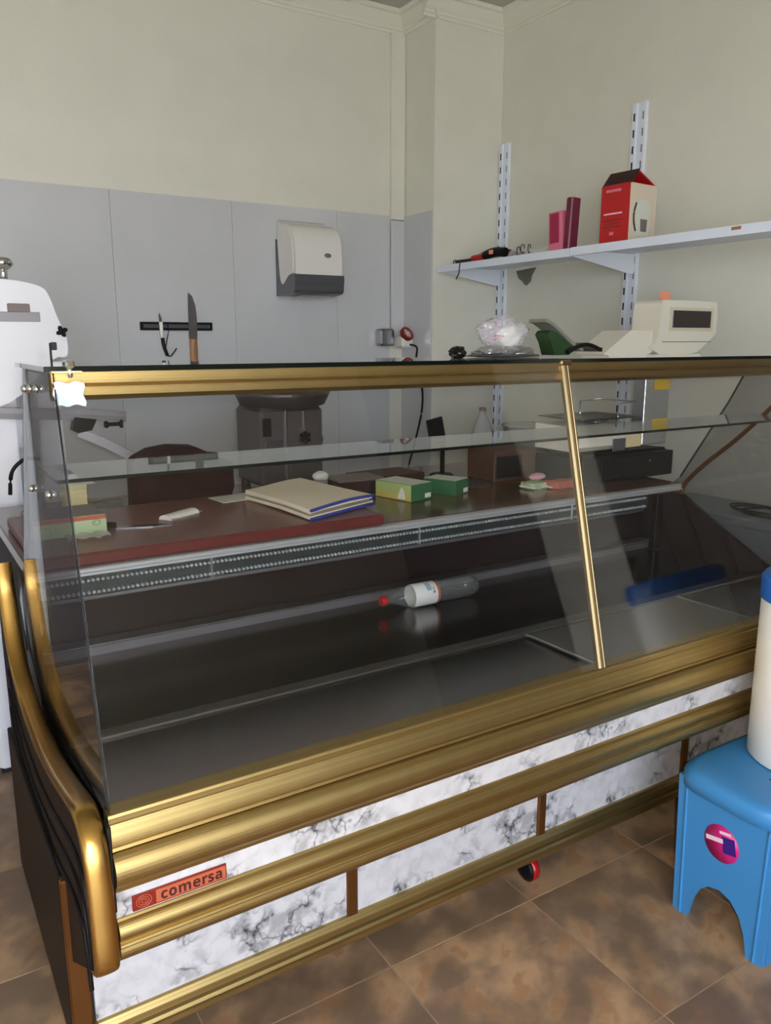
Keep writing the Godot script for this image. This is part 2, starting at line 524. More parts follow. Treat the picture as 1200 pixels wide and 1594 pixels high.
# ------------------------------------------------------------------ the room
func build_room() -> void:
	var t := 0.15
	# floor: a slab with single tiles
	var w := WALL_RIGHT - WALL_LEFT
	var d := WALL_FRONT - WALL_BACK
	var cx := (WALL_RIGHT + WALL_LEFT) / 2.0
	var cz := (WALL_FRONT + WALL_BACK) / 2.0
	var fl := structure("floor", box_mesh(Vector3(w + 2 * t, 0.15, d + 2 * t), 0.0), "grout", Vector3(cx, -0.0765, cz))
	var pitch := 0.42
	var kx := -8
	while true:
		var x0: float = maxf(0.842 + pitch * kx, WALL_LEFT)
		var x1: float = minf(0.842 + pitch * (kx + 1), WALL_RIGHT)
		if x0 >= WALL_RIGHT: break
		if x1 > WALL_LEFT + 0.01 and x1 - x0 > 0.01:
			for kz in range(-6, 10):
				var z0: float = maxf(-1.327 + pitch * kz, WALL_BACK)
				var z1: float = minf(-1.327 + pitch * (kz + 1), WALL_FRONT)
				if z1 - z0 > 0.01:
					var size := Vector3(snappedf(x1 - x0 - 0.003, 0.001), 0.008, snappedf(z1 - z0 - 0.003, 0.001))
					part(fl, "tile", box_mesh(size, 0.0006), "tile%d" % posmod(kx * 7 + kz * 5 + (kx * kz) % 3, 4), Vector3((x0 + x1) / 2 - cx, -0.004 + 0.0765, (z0 + z1) / 2 - cz))
		kx += 1
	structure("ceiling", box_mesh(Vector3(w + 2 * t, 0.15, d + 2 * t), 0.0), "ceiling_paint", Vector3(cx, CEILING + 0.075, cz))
	# walls
	var wb := structure("wall_back", box_mesh(Vector3(w + 2 * t, CEILING, t), 0.0), "cream_paint", Vector3(cx, CEILING / 2, WALL_BACK - t / 2))
	structure("wall_left", box_mesh(Vector3(t, CEILING, d), 0.0), "cream_paint", Vector3(WALL_LEFT - t / 2, CEILING / 2, cz))
	# grey sheet panels on the back wall, up to two metres
	var seams := [WALL_LEFT, -1.79, -1.255, -0.96, -0.06, 0.35, 0.885, 1.42, 1.955, 2.262]
	for i in seams.size() - 1:
		if i == 3: continue   # gap left for the added door
		var x0: float = seams[i]
		var x1: float = seams[i + 1]
		part(wb, "wall_panel", box_mesh(Vector3(x1 - x0 - 0.0012, 2.018, 0.008), 0.0004), "panel_grey", Vector3((x0 + x1) / 2 - cx, 1.009 - CEILING / 2, t / 2 + 0.004))
	var door := structure("added_door_1", box_mesh(Vector3(0.90, 2.08, 0.045), 0.003), "door_brown", Vector3(-0.51, 1.04, WALL_BACK + 0.0235))  # unseen door, added so the end glass mirrors something dark
	for q in [[0.55, 0.75], [1.52, 0.80]]:
		block(door, "door_panel", Vector3(0, q[0] - 1.04, 0.024), Vector3(0.62, q[1], 0.012), "door_brown", 0.008)
	part(door, "door_handle", tube([Vector3(-0.37, 0.0, 0.022), Vector3(-0.37, 0.0, 0.06), Vector3(-0.34, 0.0, 0.065), Vector3(-0.26, 0.0, 0.065)], 0.008, 8, 1), "steel")
	# the pillar boxed into the corner
	var pw := WALL_RIGHT - COLUMN_X
	var pd := COLUMN_Z - WALL_BACK
	var pil := structure("wall_corner", box_mesh(Vector3(pw, CEILING, pd), 0.0), "cream_paint", Vector3(COLUMN_X + pw / 2, CEILING / 2, WALL_BACK + pd / 2))
	part(pil, "wall_panel", box_mesh(Vector3(0.008, 2.018, pd - 0.004), 0.0015), "panel_grey", Vector3(-pw / 2 - 0.004, 1.009 - CEILING / 2, 0))
	var wr := structure("wall_right", box_mesh(Vector3(t, CEILING, d), 0.0), "cream_paint", Vector3(WALL_RIGHT + t / 2, CEILING / 2, cz))
	for q in [[-1.05, 0.0], [0.5, WALL_FRONT]]:   # unseen dark boarding, added for the glass and gold to mirror
		var n := int(round((q[1] - q[0]) / 0.13))
		for k in n:
			var w0: float = (q[1] - q[0]) / n
			part(wr, "added_plank", box_mesh(Vector3(0.014, CEILING - 0.10, snappedf(w0 - 0.004, 0.0005)), 0.002), "front_wood", Vector3(-t / 2 - 0.007, -0.05, q[0] + w0 * (k + 0.5) - cz))
	# shop front behind the camera: three tall panes
	var wx0 := -1.95
	var wx1 := 0.72
	var wh := 2.45
	structure("wall_front", join([
		[box_mesh(Vector3(wx0 - WALL_LEFT + t, CEILING, t), 0.0), xf(Vector3((wx0 + WALL_LEFT - t) / 2, CEILING / 2, WALL_FRONT + t / 2))],
		[box_mesh(Vector3(WALL_RIGHT - wx1 + t, CEILING, t), 0.0), xf(Vector3((WALL_RIGHT + t + wx1) / 2, CEILING / 2, WALL_FRONT + t / 2))],
		[box_mesh(Vector3(wx1 - wx0, CEILING - wh, t), 0.0), xf(Vector3((wx0 + wx1) / 2, (CEILING + wh) / 2, WALL_FRONT + t / 2))]]), "front_render")
	var bars := []
	for k in 4:
		bars.append([box_mesh(Vector3(0.07, wh, 0.06)), xf(Vector3(lerpf(wx0 + 0.035, wx1 - 0.035, k / 3.0), wh / 2, WALL_FRONT + 0.07))])
	bars.append([box_mesh(Vector3(wx1 - wx0, 0.06, 0.06)), xf(Vector3((wx0 + wx1) / 2, wh - 0.03, WALL_FRONT + 0.07))])
	bars.append([box_mesh(Vector3(wx1 - wx0, 0.12, 0.06)), xf(Vector3((wx0 + wx1) / 2, 0.06, WALL_FRONT + 0.07))])
	var w1 := structure("window_1", join(bars), "aluminium")
	for k in 3:
		var xa := lerpf(wx0 + 0.035, wx1 - 0.035, k / 3.0)
		var xb := lerpf(wx0 + 0.035, wx1 - 0.035, (k + 1) / 3.0)
		part(w1, "pane", box_mesh(Vector3(xb - xa - 0.07, wh - 0.18, 0.006), 0.0), "pane_window", Vector3((xa + xb) / 2, wh / 2 + 0.03, WALL_FRONT + 0.07))
	# cornice: one stepped moulding for each wall
	var mould := [Vector2(0, 0), Vector2(0.008, 0), Vector2(0.012, 0.010), Vector2(0.020, 0.014), Vector2(0.020, 0.022), Vector2(0.034, 0.034), Vector2(0.052, 0.056), Vector2(0.058, 0.066), Vector2(0.072, 0.070), Vector2(0.076, 0.086), Vector2(0, 0.086)]
	var y0 := CEILING - 0.086
	var back := []
	var front_of_pillar := []
	for q in mould:
		back.append(Vector2(WALL_BACK + q.x, y0 + q.y))
		front_of_pillar.append(Vector2(COLUMN_Z + q.x, y0 + q.y))
	structure("trim_1", extrude(back, 0, WALL_LEFT, COLUMN_X), "cornice_plaster")
	structure("trim_2", extrude(front_of_pillar, 0, COLUMN_X - 0.076, WALL_RIGHT), "cornice_plaster")
	var side := []
	var right := []
	for q in mould:
		side.append(Vector2(COLUMN_X - q.x, y0 + q.y))
		right.append(Vector2(WALL_RIGHT - q.x, y0 + q.y))
	structure("trim_3", extrude(side, 2, WALL_BACK, COLUMN_Z + 0.03), "cornice_plaster")
	structure("trim_4", extrude(right, 2, COLUMN_Z, WALL_FRONT), "cornice_plaster")

# ------------------------------------------------------------------ the serving case
const CX0 := 0.222
const CX1 := 2.43

func end_outline() -> Array:   # (z, y) of the upper and front edge, from the back to the lower front
	return [Vector2(-2.03, 0.886), Vector2(-2.015, 0.85), Vector2(-1.995, 0.80), Vector2(-1.95, 0.72), Vector2(-1.88, 0.665), Vector2(-1.78, 0.632), Vector2(-1.62, 0.620), Vector2(-1.46, 0.635), Vector2(-1.33, 0.660), Vector2(-1.25, 0.678), Vector2(-1.20, 0.684), Vector2(-1.165, 0.672), Vector2(-1.142, 0.645), Vector2(-1.132, 0.60), Vector2(-1.124, 0.54), Vector2(-1.118, 0.48), Vector2(-1.125, 0.452), Vector2(-1.15, 0.438)]

func curve2(points: Array, per: int) -> Array:
	var p := []
	for q in points: p.append(Vector3(q.x, q.y, 0))
	var out := []
	for q in smooth_path(p, per): out.append(Vector2(q.x, q.y))
	return out

func build_case() -> void:
	var base := Vector3(1.325, 0, -1.6)
	var c := thing("display_case", base, "long glass serving case with gold rails and white marble-print front panels", "display case")
	var o := -base   # parts below are given in the room's axes
	# -- base
	part(c, "plinth", extrude([Vector2(-1.365, 0.095), Vector2(-1.365, 0.46), Vector2(-2.04, 0.46), Vector2(-2.04, 0.095)], 0, 0.205, 2.445), "dark_plinth", o)
	var bays := [0.205, 0.757, 1.315, 1.873, 2.445]
	for i in 4:
		block(c, "marble_panel", o + Vector3((bays[i] + bays[i + 1]) / 2, 0.225, -1.362), Vector3(bays[i + 1] - bays[i] - 0.008, 0.148, 0.008), "marble", 0.001)
	for i in [1, 2, 3]:
		block(c, "divider_strip", o + Vector3(bays[i], 0.226, -1.356), Vector3(0.026, 0.146, 0.012), "bronze", 0.003)
	part(c, "bottom_rail", extrude([Vector2(-1.38, 0.092), Vector2(-1.346, 0.092), Vector2(-1.341, 0.098), Vector2(-1.341, 0.112), Vector2(-1.336, 0.116), Vector2(-1.333, 0.123), Vector2(-1.336, 0.130), Vector2(-1.342, 0.133), Vector2(-1.343, 0.146), Vector2(-1.350, 0.157), Vector2(-1.38, 0.158)], 0, 0.205, 2.445), "gold", o)
	for x in [0.186, 2.464]:
		block(c, "corner_strip", o + Vector3(x, 0.28, -1.362), Vector3(0.036, 0.376, 0.016), "bronze", 0.003)
		block(c, "base_side", o + Vector3(x, 0.28, -1.705), Vector3(0.036, 0.376, 0.668), "black_laminate", 0.003)
	# -- overhanging front
	part(c, "soffit", extrude([Vector2(-1.17, 0.44), Vector2(-1.36, 0.31), Vector2(-1.40, 0.31), Vector2(-1.40, 0.50), Vector2(-1.20, 0.64), Vector2(-1.17, 0.64)], 0, CX0, CX1), "dark_plinth", o)
	var low := [Vector2(-1.19, 0.505), Vector2(-1.160, 0.505), Vector2(-1.157, 0.502)]
	for k in 11:
		var g := lerpf(80.0, -40.0, k / 10.0) * PI / 180.0
		low.append(Vector2(-1.162 + 0.018 * cos(g), 0.484 + 0.018 * sin(g)))
	low.append_array([Vector2(-1.151, 0.468), Vector2(-1.147, 0.466), Vector2(-1.146, 0.462), Vector2(-1.149, 0.459)])
	for k in 8:
		var g := lerpf(20.0, -85.0, k / 7.0) * PI / 180.0
		low.append(Vector2(-1.170 + 0.022 * cos(g), 0.450 + 0.022 * sin(g)))
	low.append(Vector2(-1.19, 0.428))
	part(c, "lower_rail", extrude(low, 0, CX0, CX1), "gold", o)
	block(c, "marble_band", o + Vector3((CX0 + CX1) / 2, 0.530, -1.168), Vector3(CX1 - CX0, 0.060, 0.010), "marble", 0.001)
	var bump := [Vector2(-1.20, 0.684), Vector2(-1.172, 0.684), Vector2(-1.168, 0.682), Vector2(-1.166, 0.678), Vector2(-1.1655, 0.670), Vector2(-1.163, 0.6685)]
	for k in 9: bump.append(Vector2(-1.163 + 0.009 * sin(k / 8.0 * PI * 0.5), 0.6685 - 0.031 * k / 8.0))
	bump.append_array([Vector2(-1.158, 0.634), Vector2(-1.160, 0.630), Vector2(-1.157, 0.626)])
	for k in 17:
		var g := lerpf(100.0, -68.0, k / 16.0) * PI / 180.0
		bump.append(Vector2(-1.163 + 0.027 * cos(g), 0.593 + 0.031 * sin(g)))
	bump.append_array([Vector2(-1.154, 0.560), Vector2(-1.156, 0.555), Vector2(-1.20, 0.555)])
	part(c, "bumper_rail", extrude(bump, 0, CX0, CX1), "gold", o)
	# -- badge
	var bd := part(c, "badge", box_mesh(Vector3(0.158, 0.029, 0.003), 0.001), "badge_red", o + Vector3(0.326, 0.522, -1.1615), Vector3.ZERO, "red and orange maker's badge")
	block(bd, "badge_field", Vector3(0.018, 0, 0.0014), Vector3(0.118, 0.023, 0.0012), "badge_orange", 0.0003)
	lettering(bd, "lettering", "comersa", 0.026, 0.0012, "badge_ink", Vector3(0.019, 0.0005, 0.0022))
	for k in 3:
		var r: float = [0.0105, 0.007, 0.0036][k]
		var ring := []
		for a in 33: ring.append(Vector3(cos(TAU * a / 32) * r * 1.15, sin(TAU * a / 32) * r, 0))
		part(bd, "emblem_ring", sweep(ring, round_outline(0.0007, 5), true, Vector3.BACK), "badge_orange", Vector3(-0.0605, 0, 0.0018))
	# -- end panels: dark sides edged with gold
	for s in [0, 1]:
		var xa: float = [0.176, 2.436][s]
		var xb: float = [0.214, 2.474][s]
		var rim := curve2(end_outline(), 4)
		var poly := rim.duplicate()
		poly.append_array([Vector2(-1.36, 0.30), Vector2(-1.40, 0.27), Vector2(-2.04, 0.27), Vector2(-2.04, 0.886)])
		var ep := part(c, "end_panel", extrude(poly, 0, xa + 0.002, xb - 0.002), "black_laminate", o, Vector3.ZERO, "dark end panel with curved gold edge")
		var path := []
		for q in rim: path.append(Vector3((xa + xb) / 2, q.y, q.x))
		var hw: float = (xb - xa) / 2
		part(ep, "gold_trim", sweep(path, [Vector2(-0.006, -hw), Vector2(0.001, -hw), Vector2(0.0045, -hw + 0.003), Vector2(0.006, -hw * 0.5), Vector2(0.0064, 0), Vector2(0.006, hw * 0.5), Vector2(0.0045, hw - 0.003), Vector2(0.001, hw), Vector2(-0.006, hw)], true, Vector3.RIGHT), "gold_polished")
		for k in 3:   # moulded ribs on the outer side
			var ribs := []
			for i in range(12, rim.size() - 14, 2):
				var q: Vector2 = rim[i]
				ribs.append(Vector3((xa + 0.001) if s == 0 else (xb - 0.001), q.y - 0.07 - 0.055 * k, q.x - 0.02 * k))
			part(ep, "moulding", sweep(ribs, round_outline(0.004, 6), true, Vector3.RIGHT), "black_laminate")
	block(c, "rubber_gasket", o + Vector3(0.2185, 0.60, -1.163), Vector3(0.006, 0.15, 0.03), "rubber", 0.002)
	# -- glass
	var gb := Vector2(-1.172, 0.684)
	var gt := Vector2(-1.335, 1.356)
	var lean := rad_to_deg(atan2(gb.x - gt.x, gt.y - gb.y))
	var mid := (gb + gt) / 2
	var tall := gb.distance_to(gt)
	for s in [[CX0 + 0.004, 1.293], [1.307, CX1 - 0.004]]:
		var fg := block(c, "front_glass", o + Vector3((s[0] + s[1]) / 2, mid.y, mid.x), Vector3(s[1] - s[0], tall, 0.006), "pane", 0.0, Vector3(-lean, 0, 0))
		block(fg, "glass_edge", Vector3(-(s[1] - s[0]) / 2 - 0.001, 0, 0), Vector3(0.002, tall, 0.0064), "glass_edge", 0.0005)
	var post := part(c, "glass_post", extrude([Vector2(-0.011, -0.006), Vector2(0.011, -0.006), Vector2(0.011, 0.003), Vector2(0.006, 0.006), Vector2(0.0035, 0.004), Vector2(0.0015, 0.008), Vector2(-0.0015, 0.008), Vector2(-0.0035, 0.004), Vector2(-0.006, 0.006), Vector2(-0.011, 0.003)], 1, -tall / 2, tall / 2), "brass_strip", o + Vector3(1.3, mid.y, mid.x), Vector3(-lean, 0, 0))
	block(post, "end_cap", Vector3(0.0, tall / 2 - 0.004, 0.006), Vector3(0.034, 0.012, 0.012), "brass_strip", 0.003)
	part(c, "top_rail", extrude([Vector2(-1.345, 1.354), Vector2(-1.331, 1.353), Vector2(-1.330, 1.336), Vector2(-1.333, 1.333), Vector2(-1.329, 1.330), Vector2(-1.330, 1.317), Vector2(-1.337, 1.309), Vector2(-1.352, 1.309), Vector2(-1.356, 1.315), Vector2(-1.356, 1.354)], 0, CX0, CX1), "gold", o + Vector3(0, 0, -0.004))
	var tg := block(c, "top_glass", o + Vector3((CX0 + CX1) / 2, 1.3582, -1.485), Vector3(CX1 - CX0 + 0.02, 0.008, 0.31), "pane_top", 0.0)
	block(tg, "glass_edge", Vector3(0, 0, 0.155), Vector3(CX1 - CX0 + 0.02, 0.0084, 0.003), "glass_edge", 0.0005)
	for x in [CX0 + 0.003, CX1 - 0.003]:
		var poly := [Vector2(-1.172, 0.69), Vector2(-1.332, 1.352), Vector2(-1.62, 1.352), Vector2(-1.70, 1.20), Vector2(-1.87, 0.92), Vector2(-2.01, 0.80), Vector2(-1.95, 0.71), Vector2(-1.78, 0.63), Vector2(-1.6, 0.615), Vector2(-1.4, 0.64), Vector2(-1.22, 0.675)]
		var eg := part(c, "end_glass", extrude(poly, 0, x - 0.003, x + 0.003), "pane_end", o)
		part(eg, "glass_edge", tube([Vector3(x, 1.352, -1.62), Vector3(x, 1.20, -1.70), Vector3(x, 0.92, -1.87)], 0.0032, 6, 1), "glass_edge_light")
		part(eg, "glass_edge", tube([Vector3(x, 1.351, -1.335), Vector3(x, 1.351, -1.62)], 0.0032, 6, 1), "glass_edge_light")
	part(c, "mirrored_trim", tube([Vector3(2.40, 0.865, -1.838), Vector3(2.40, 0.905, -1.825), Vector3(2.40, 0.985, -1.75), Vector3(2.40, 1.08, -1.64), Vector3(2.40, 1.19, -1.53), Vector3(2.40, 1.27, -1.46), Vector3(2.40, 1.33, -1.41)], 0.008, 8), "bronze", o)  # bronze tube standing in for gold trim mirrored in the end glass
	var sh := block(c, "glass_shelf", o + Vector3((CX0 + CX1) / 2, 1.168, -1.515), Vector3(CX1 - CX0 - 0.02, 0.006, 0.19), "pane_shelf", 0.0)
	block(sh, "glass_edge", Vector3(0, 0, 0.0955), Vector3(CX1 - CX0 - 0.02, 0.0064, 0.002), "glass_edge", 0.0005)
	# -- fittings at the near corner
	block(c, "glass_clamp", o + Vector3(0.249, 1.366, -1.332), Vector3(0.014, 0.012, 0.03), "chrome", 0.003)
	part(c, "clamp_screw", rod(0.004, 0.018), "chrome", o + Vector3(0.249, 1.345, -1.325))
	block(c, "clip_plate", o + Vector3(0.243, 1.354, -1.324), Vector3(0.045, 0.003, 0.02), "paper_cream", 0.0008)
	var tape := sheet(8, 6, 0.002, func(u, v): return Vector3(lerpf(0.223, 0.268, u) + 0.002 * sin(v * 9.0), lerpf(1.302, 1.338, v) + 0.002 * sin(u * 11.0), -1.3245 + 0.0012 * sin(u * 7.0 + v * 5.0)))
	part(c, "white_tape", tape, "tape_white", o, Vector3.ZERO, "patch of white tape")
	var hook := part(c, "corner_pin", tube([Vector3(0.226, 1.35, -1.34), Vector3(0.226, 1.398, -1.34)], 0.0018, 6, 1), "black_plastic", o)
	block(hook, "pin_flag", Vector3(0.231, 1.393, -1.34), Vector3(0.009, 0.012, 0.004), "black_plastic", 0.001)
	# -- inside: deck plates, lips, air return and grille
	part(c, "deck_plate", extrude([Vector2(-1.205, 0.636), Vector2(-1.205, 0.646), Vector2(-1.50, 0.640), Vector2(-1.50, 0.630)], 0, CX0 + 0.01, CX1 - 0.01), "deck_steel", o)
	block(c, "deck_joint", o + Vector3((CX0 + CX1) / 2, 0.640, -1.522), Vector3(CX1 - CX0 - 0.02, 0.012, 0.040), "pale_steel", 0.003)
	part(c, "deck_plate", extrude([Vector2(-1.542, 0.630), Vector2(-1.542, 0.640), Vector2(-1.96, 0.640), Vector2(-1.96, 0.630)], 0, CX0 + 0.01, CX1 - 0.01), "deck_steel", o)
	block(c, "rear_lip", o + Vector3((CX0 + CX1) / 2, 0.650, -1.972), Vector3(CX1 - CX0 - 0.02, 0.026, 0.024), "cast_grey", 0.002)
	block(c, "lip_strip", o + Vector3((CX0 + CX1) / 2, 0.664, -1.990), Vector3(CX1 - CX0 - 0.02, 0.005, 0.05), "aluminium", 0.001)
	block(c, "inner_back", o + Vector3((CX0 + CX1) / 2, 0.76, -2.035), Vector3(CX1 - CX0 - 0.01, 0.20, 0.01), "inner_dark", 0.0)
	block(c, "cable_duct", o + Vector3((CX0 + CX1) / 2, 0.775, -2.02), Vector3(CX1 - CX0 - 0.03, 0.018, 0.02), "cast_grey", 0.004)
	var gr := block(c, "air_grille", o + Vector3(1.24, 0.860, -1.848), Vector3(1.98, 0.062, 0.010), "grille_dark", 0.002)
	part(c, "grille_rail", extrude([Vector2(-1.858, 0.881), Vector2(-1.834, 0.881), Vector2(-1.834, 0.886), Vector2(-1.837, 0.888), Vector2(-1.834, 0.890), Vector2(-1.834, 0.895), Vector2(-1.837, 0.898), Vector2(-1.858, 0.899)], 0, CX0 + 0.01, CX1 - 0.02), "rail_alloy", o)
	for row in 2:   # two rows of small round-nosed fins: far more than three hundred, joined
		var st := SurfaceTool.new()
		var fin := lathe([Vector2(0, 0), Vector2(0.0042, 0.0008), Vector2(0.0042, 0.007), Vector2(0.0028, 0.0095), Vector2(0, 0.0105)], 7)
		for k in 178:
			st.append_from(fin, 0, xf(Vector3(-0.98 + k * 0.011, 0.008 - row * 0.029, 0.004), Vector3(90, 0, 0)))
		var fins := part(gr, "grille_fins", st.commit(), "grille_bead")
		fins.set_meta("kind", "stuff")
	for x in [-0.60, 0.02, 0.62]:
		block(gr, "grille_joint", Vector3(x, -0.001, 0.008), Vector3(0.006, 0.056, 0.006), "aluminium", 0.001)
	block(c, "inner_lining", o + Vector3(CX0 + 0.014, 0.70, -1.95), Vector3(0.012, 0.30, 0.18), "inner_dark", 0.002)
	part(c, "inner_lining", extrude([Vector2(-2.03, 0.86), Vector2(-1.84, 0.86), Vector2(-1.70, 0.782), Vector2(-1.50, 0.68), Vector2(-1.33, 0.655), Vector2(-1.22, 0.65), Vector2(-1.22, 0.60), Vector2(-2.03, 0.60)], 0, CX1 - 0.022, CX1 - 0.006), "lining_brown", o)
	block(c, "black_upright", o + Vector3(2.385, 0.75, -1.93), Vector3(0.034, 0.22, 0.03), "black_plastic", 0.003)
	# -- dial thermometer and switch box on the near lining
	var dial := part(c, "dial_thermometer", lathe([Vector2(0, 0), Vector2(0.017, 0), Vector2(0.019, 0.003), Vector2(0.019, 0.008), Vector2(0.016, 0.010), Vector2(0, 0.010)], 24), "white_plastic", o + Vector3(0.242, 0.748, -1.915), Vector3(0, 0, -90), "white round dial")
	block(dial, "dial_needle", Vector3(0.0, 0.0108, 0.002), Vector3(0.002, 0.001, 0.022), "ink", 0.0002, Vector3(0, 35, 0))
	block(c, "switch_box", o + Vector3(0.246, 0.861, -1.815), Vector3(0.012, 0.026, 0.03), "white_plastic", 0.002)
	for q in [[1.316, -1.598], [1.319, -1.532], [1.322, -1.462], [1.127, -1.625], [1.146, -1.430]]:   # chrome domes standing in for reflected glints on the near end glass
		part(c, "glint_dome", lathe([Vector2(0, -0.002), Vector2(0.0075, 0), Vector2(0.0075, 0.003), Vector2(0.0062, 0.006), Vector2(0.0035, 0.0078), Vector2(0, 0.0085)], 16), "chrome", o + Vector3(0.221, q[0], q[1]), Vector3(0, 0, 90))
	# -- casters
	for q in [Vector3(1.318, 0, -1.395), Vector3(2.25, 0, -1.44), Vector3(0.42, 0, -1.55), Vector3(0.42, 0, -1.96), Vector3(1.315, 0, -1.96), Vector3(2.25, 0, -1.96)]:
		var wheel := part(c, "caster_wheel", lathe([Vector2(0, 0), Vector2(0.020, 0), Vector2(0.030, 0.004), Vector2(0.034, 0.010), Vector2(0.034, 0.020), Vector2(0.030, 0.026), Vector2(0.020, 0.030), Vector2(0, 0.030)], 24), "wheel_red", o + q + Vector3(-0.015, 0.034, 0), Vector3(0, 0, -90), "red caster wheel")
		part(wheel, "wheel_cover", lathe([Vector2(0, -0.010), Vector2(0.012, -0.010), Vector2(0.026, -0.005), Vector2(0.0335, 0.001), Vector2(0.030, 0.004), Vector2(0, 0.004)], 24), "black_plastic")
		block(wheel, "caster_fork", Vector3(-0.044, 0.015, 0), Vector3(0.034, 0.036, 0.03), "steel", 0.004)
	# -- things lying in the case
	var tray := thing("reflected_quad", Vector3(1.66, 0.6455, -1.365), "flat pale steel plate imitating a reflection in the right bay", "tray")  # pale plate built in place of a light quad mirrored by the glass
	block(tray, "quad_plate", Vector3(0, 0.0025, 0), Vector3(0.60, 0.003, 0.25), "pale_steel", 0.001, Vector3(-1.16, 0, 0))
	block(tray, "quad_rim", Vector3(-0.30, 0.005, 0), Vector3(0.006, 0.008, 0.25), "aluminium", 0.002, Vector3(-1.16, 0, 0))
	block(tray, "quad_rim", Vector3(0.30, 0.005, 0), Vector3(0.006, 0.008, 0.25), "aluminium", 0.002, Vector3(-1.16, 0, 0))
	var bo := thing("water_bottle", Vector3(1.31, 0.6425, -1.855), "clear plastic bottle with red cap and white label lying on case floor", "bottle")
	var lie := Vector3(0, -2, -90)   # its own up axis runs to the right along the case
	var up := Vector3(-0.17, 0.034, 0.004)
	part(bo, "bottle_body", lathe([Vector2(0.011, 0.0), Vector2(0.0115, 0.025), Vector2(0.013, 0.035), Vector2(0.022, 0.058), Vector2(0.031, 0.085), Vector2(0.033, 0.10), Vector2(0.033, 0.175), Vector2(0.0305, 0.19), Vector2(0.033, 0.205), Vector2(0.0305, 0.22), Vector2(0.033, 0.235), Vector2(0.031, 0.27), Vector2(0.033, 0.30), Vector2(0.026, 0.322), Vector2(0, 0.316)], 24), "clear_plastic", up, lie)
	part(bo, "bottle_label", lathe([Vector2(0.0335, 0.095), Vector2(0.0342, 0.096), Vector2(0.0342, 0.178), Vector2(0.0335, 0.179)], 24), "paper", up, lie)
	part(bo, "label_band", lathe([Vector2(0.0343, 0.171), Vector2(0.0346, 0.172), Vector2(0.0346, 0.177), Vector2(0.0343, 0.178)], 24), "carton_rust", up, lie)
	var wrap := func(along: float, around: float, r: float) -> Vector3: return Vector3(-0.17 + along, 0.034 + r * sin(around), 0.004 + along * 0.0349 + r * cos(around))
	part(bo, "label_print", sheet(6, 8, 0.0004, func(u, v): return wrap.call(lerpf(0.134, 0.150, u), lerpf(0.55, 1.35, v), 0.0352)), "ink_pale")
	for q in [[0.153, 0.30, 0.160, 0.34], [0.153, 0.38, 0.160, 0.42], [0.153, 0.30, 0.157, 0.44], [0.154, 0.50, 0.159, 0.62], [0.155, 0.68, 0.159, 0.80]]:   # dark lettering too small to read
		part(bo, "label_mark", sweep([wrap.call(q[0], q[1], 0.0350), wrap.call((q[0] + q[2]) / 2, (q[1] + q[3]) / 2, 0.0352), wrap.call(q[2], q[3], 0.0350)], round_outline(0.0009, 5)), "ink")
	part(bo, "cap", lathe([Vector2(0, -0.004), Vector2(0.0135, -0.004), Vector2(0.0145, -0.002), Vector2(0.0145, 0.013), Vector2(0, 0.013)], 20), "red_plastic", up, lie)

# ------------------------------------------------------------------ the counter behind the case
func build_counter() -> void:
	var c := thing("service_counter", Vector3(1.325, 0, -2.27), "brown stone service counter standing behind the glass case", "counter")
	block(c, "worktop", Vector3(0, WORKTOP - 0.018, 0), Vector3(2.184, 0.036, 0.82), "counter_stone", 0.004)
	block(c, "cabinet", Vector3(0, 0.432, -0.10), Vector3(2.16, 0.864, 0.60), "dark_plinth", 0.004)
	var b := thing("cutting_board", Vector3(0.70, WORKTOP, -2.10), "large dark red cutting board lying on the brown counter", "cutting board")
	block(b, "board", Vector3(-0.002, 0.015, 0), Vector3(0.90, 0.030, 0.51), "board_red", 0.005)
	block(b, "brown_face", Vector3(-0.002, 0.0298, 0), Vector3(0.885, 0.001, 0.495), "board_brown", 0.0003)  # thin browner layer over the top of the red board

func carton(at: Vector3, size: Vector3, turn: float, called: String, label: String, side: String, front: String, top: String, group := "") -> Node3D:
	var t := thing(called, at, label, "box", group, turn)
	block(t, "carton_body", Vector3(0, size.y / 2, 0), size, front, 0.0012)
	block(t, "side_print", Vector3(-size.x / 2 - 0.0003, size.y / 2, 0), Vector3(0.0006, size.y - 0.003, size.z - 0.003), side, 0.0)
	block(t, "top_print", Vector3(0, size.y + 0.0003, 0), Vector3(size.x - 0.003, 0.0006, size.z - 0.003), top, 0.0)
	return t

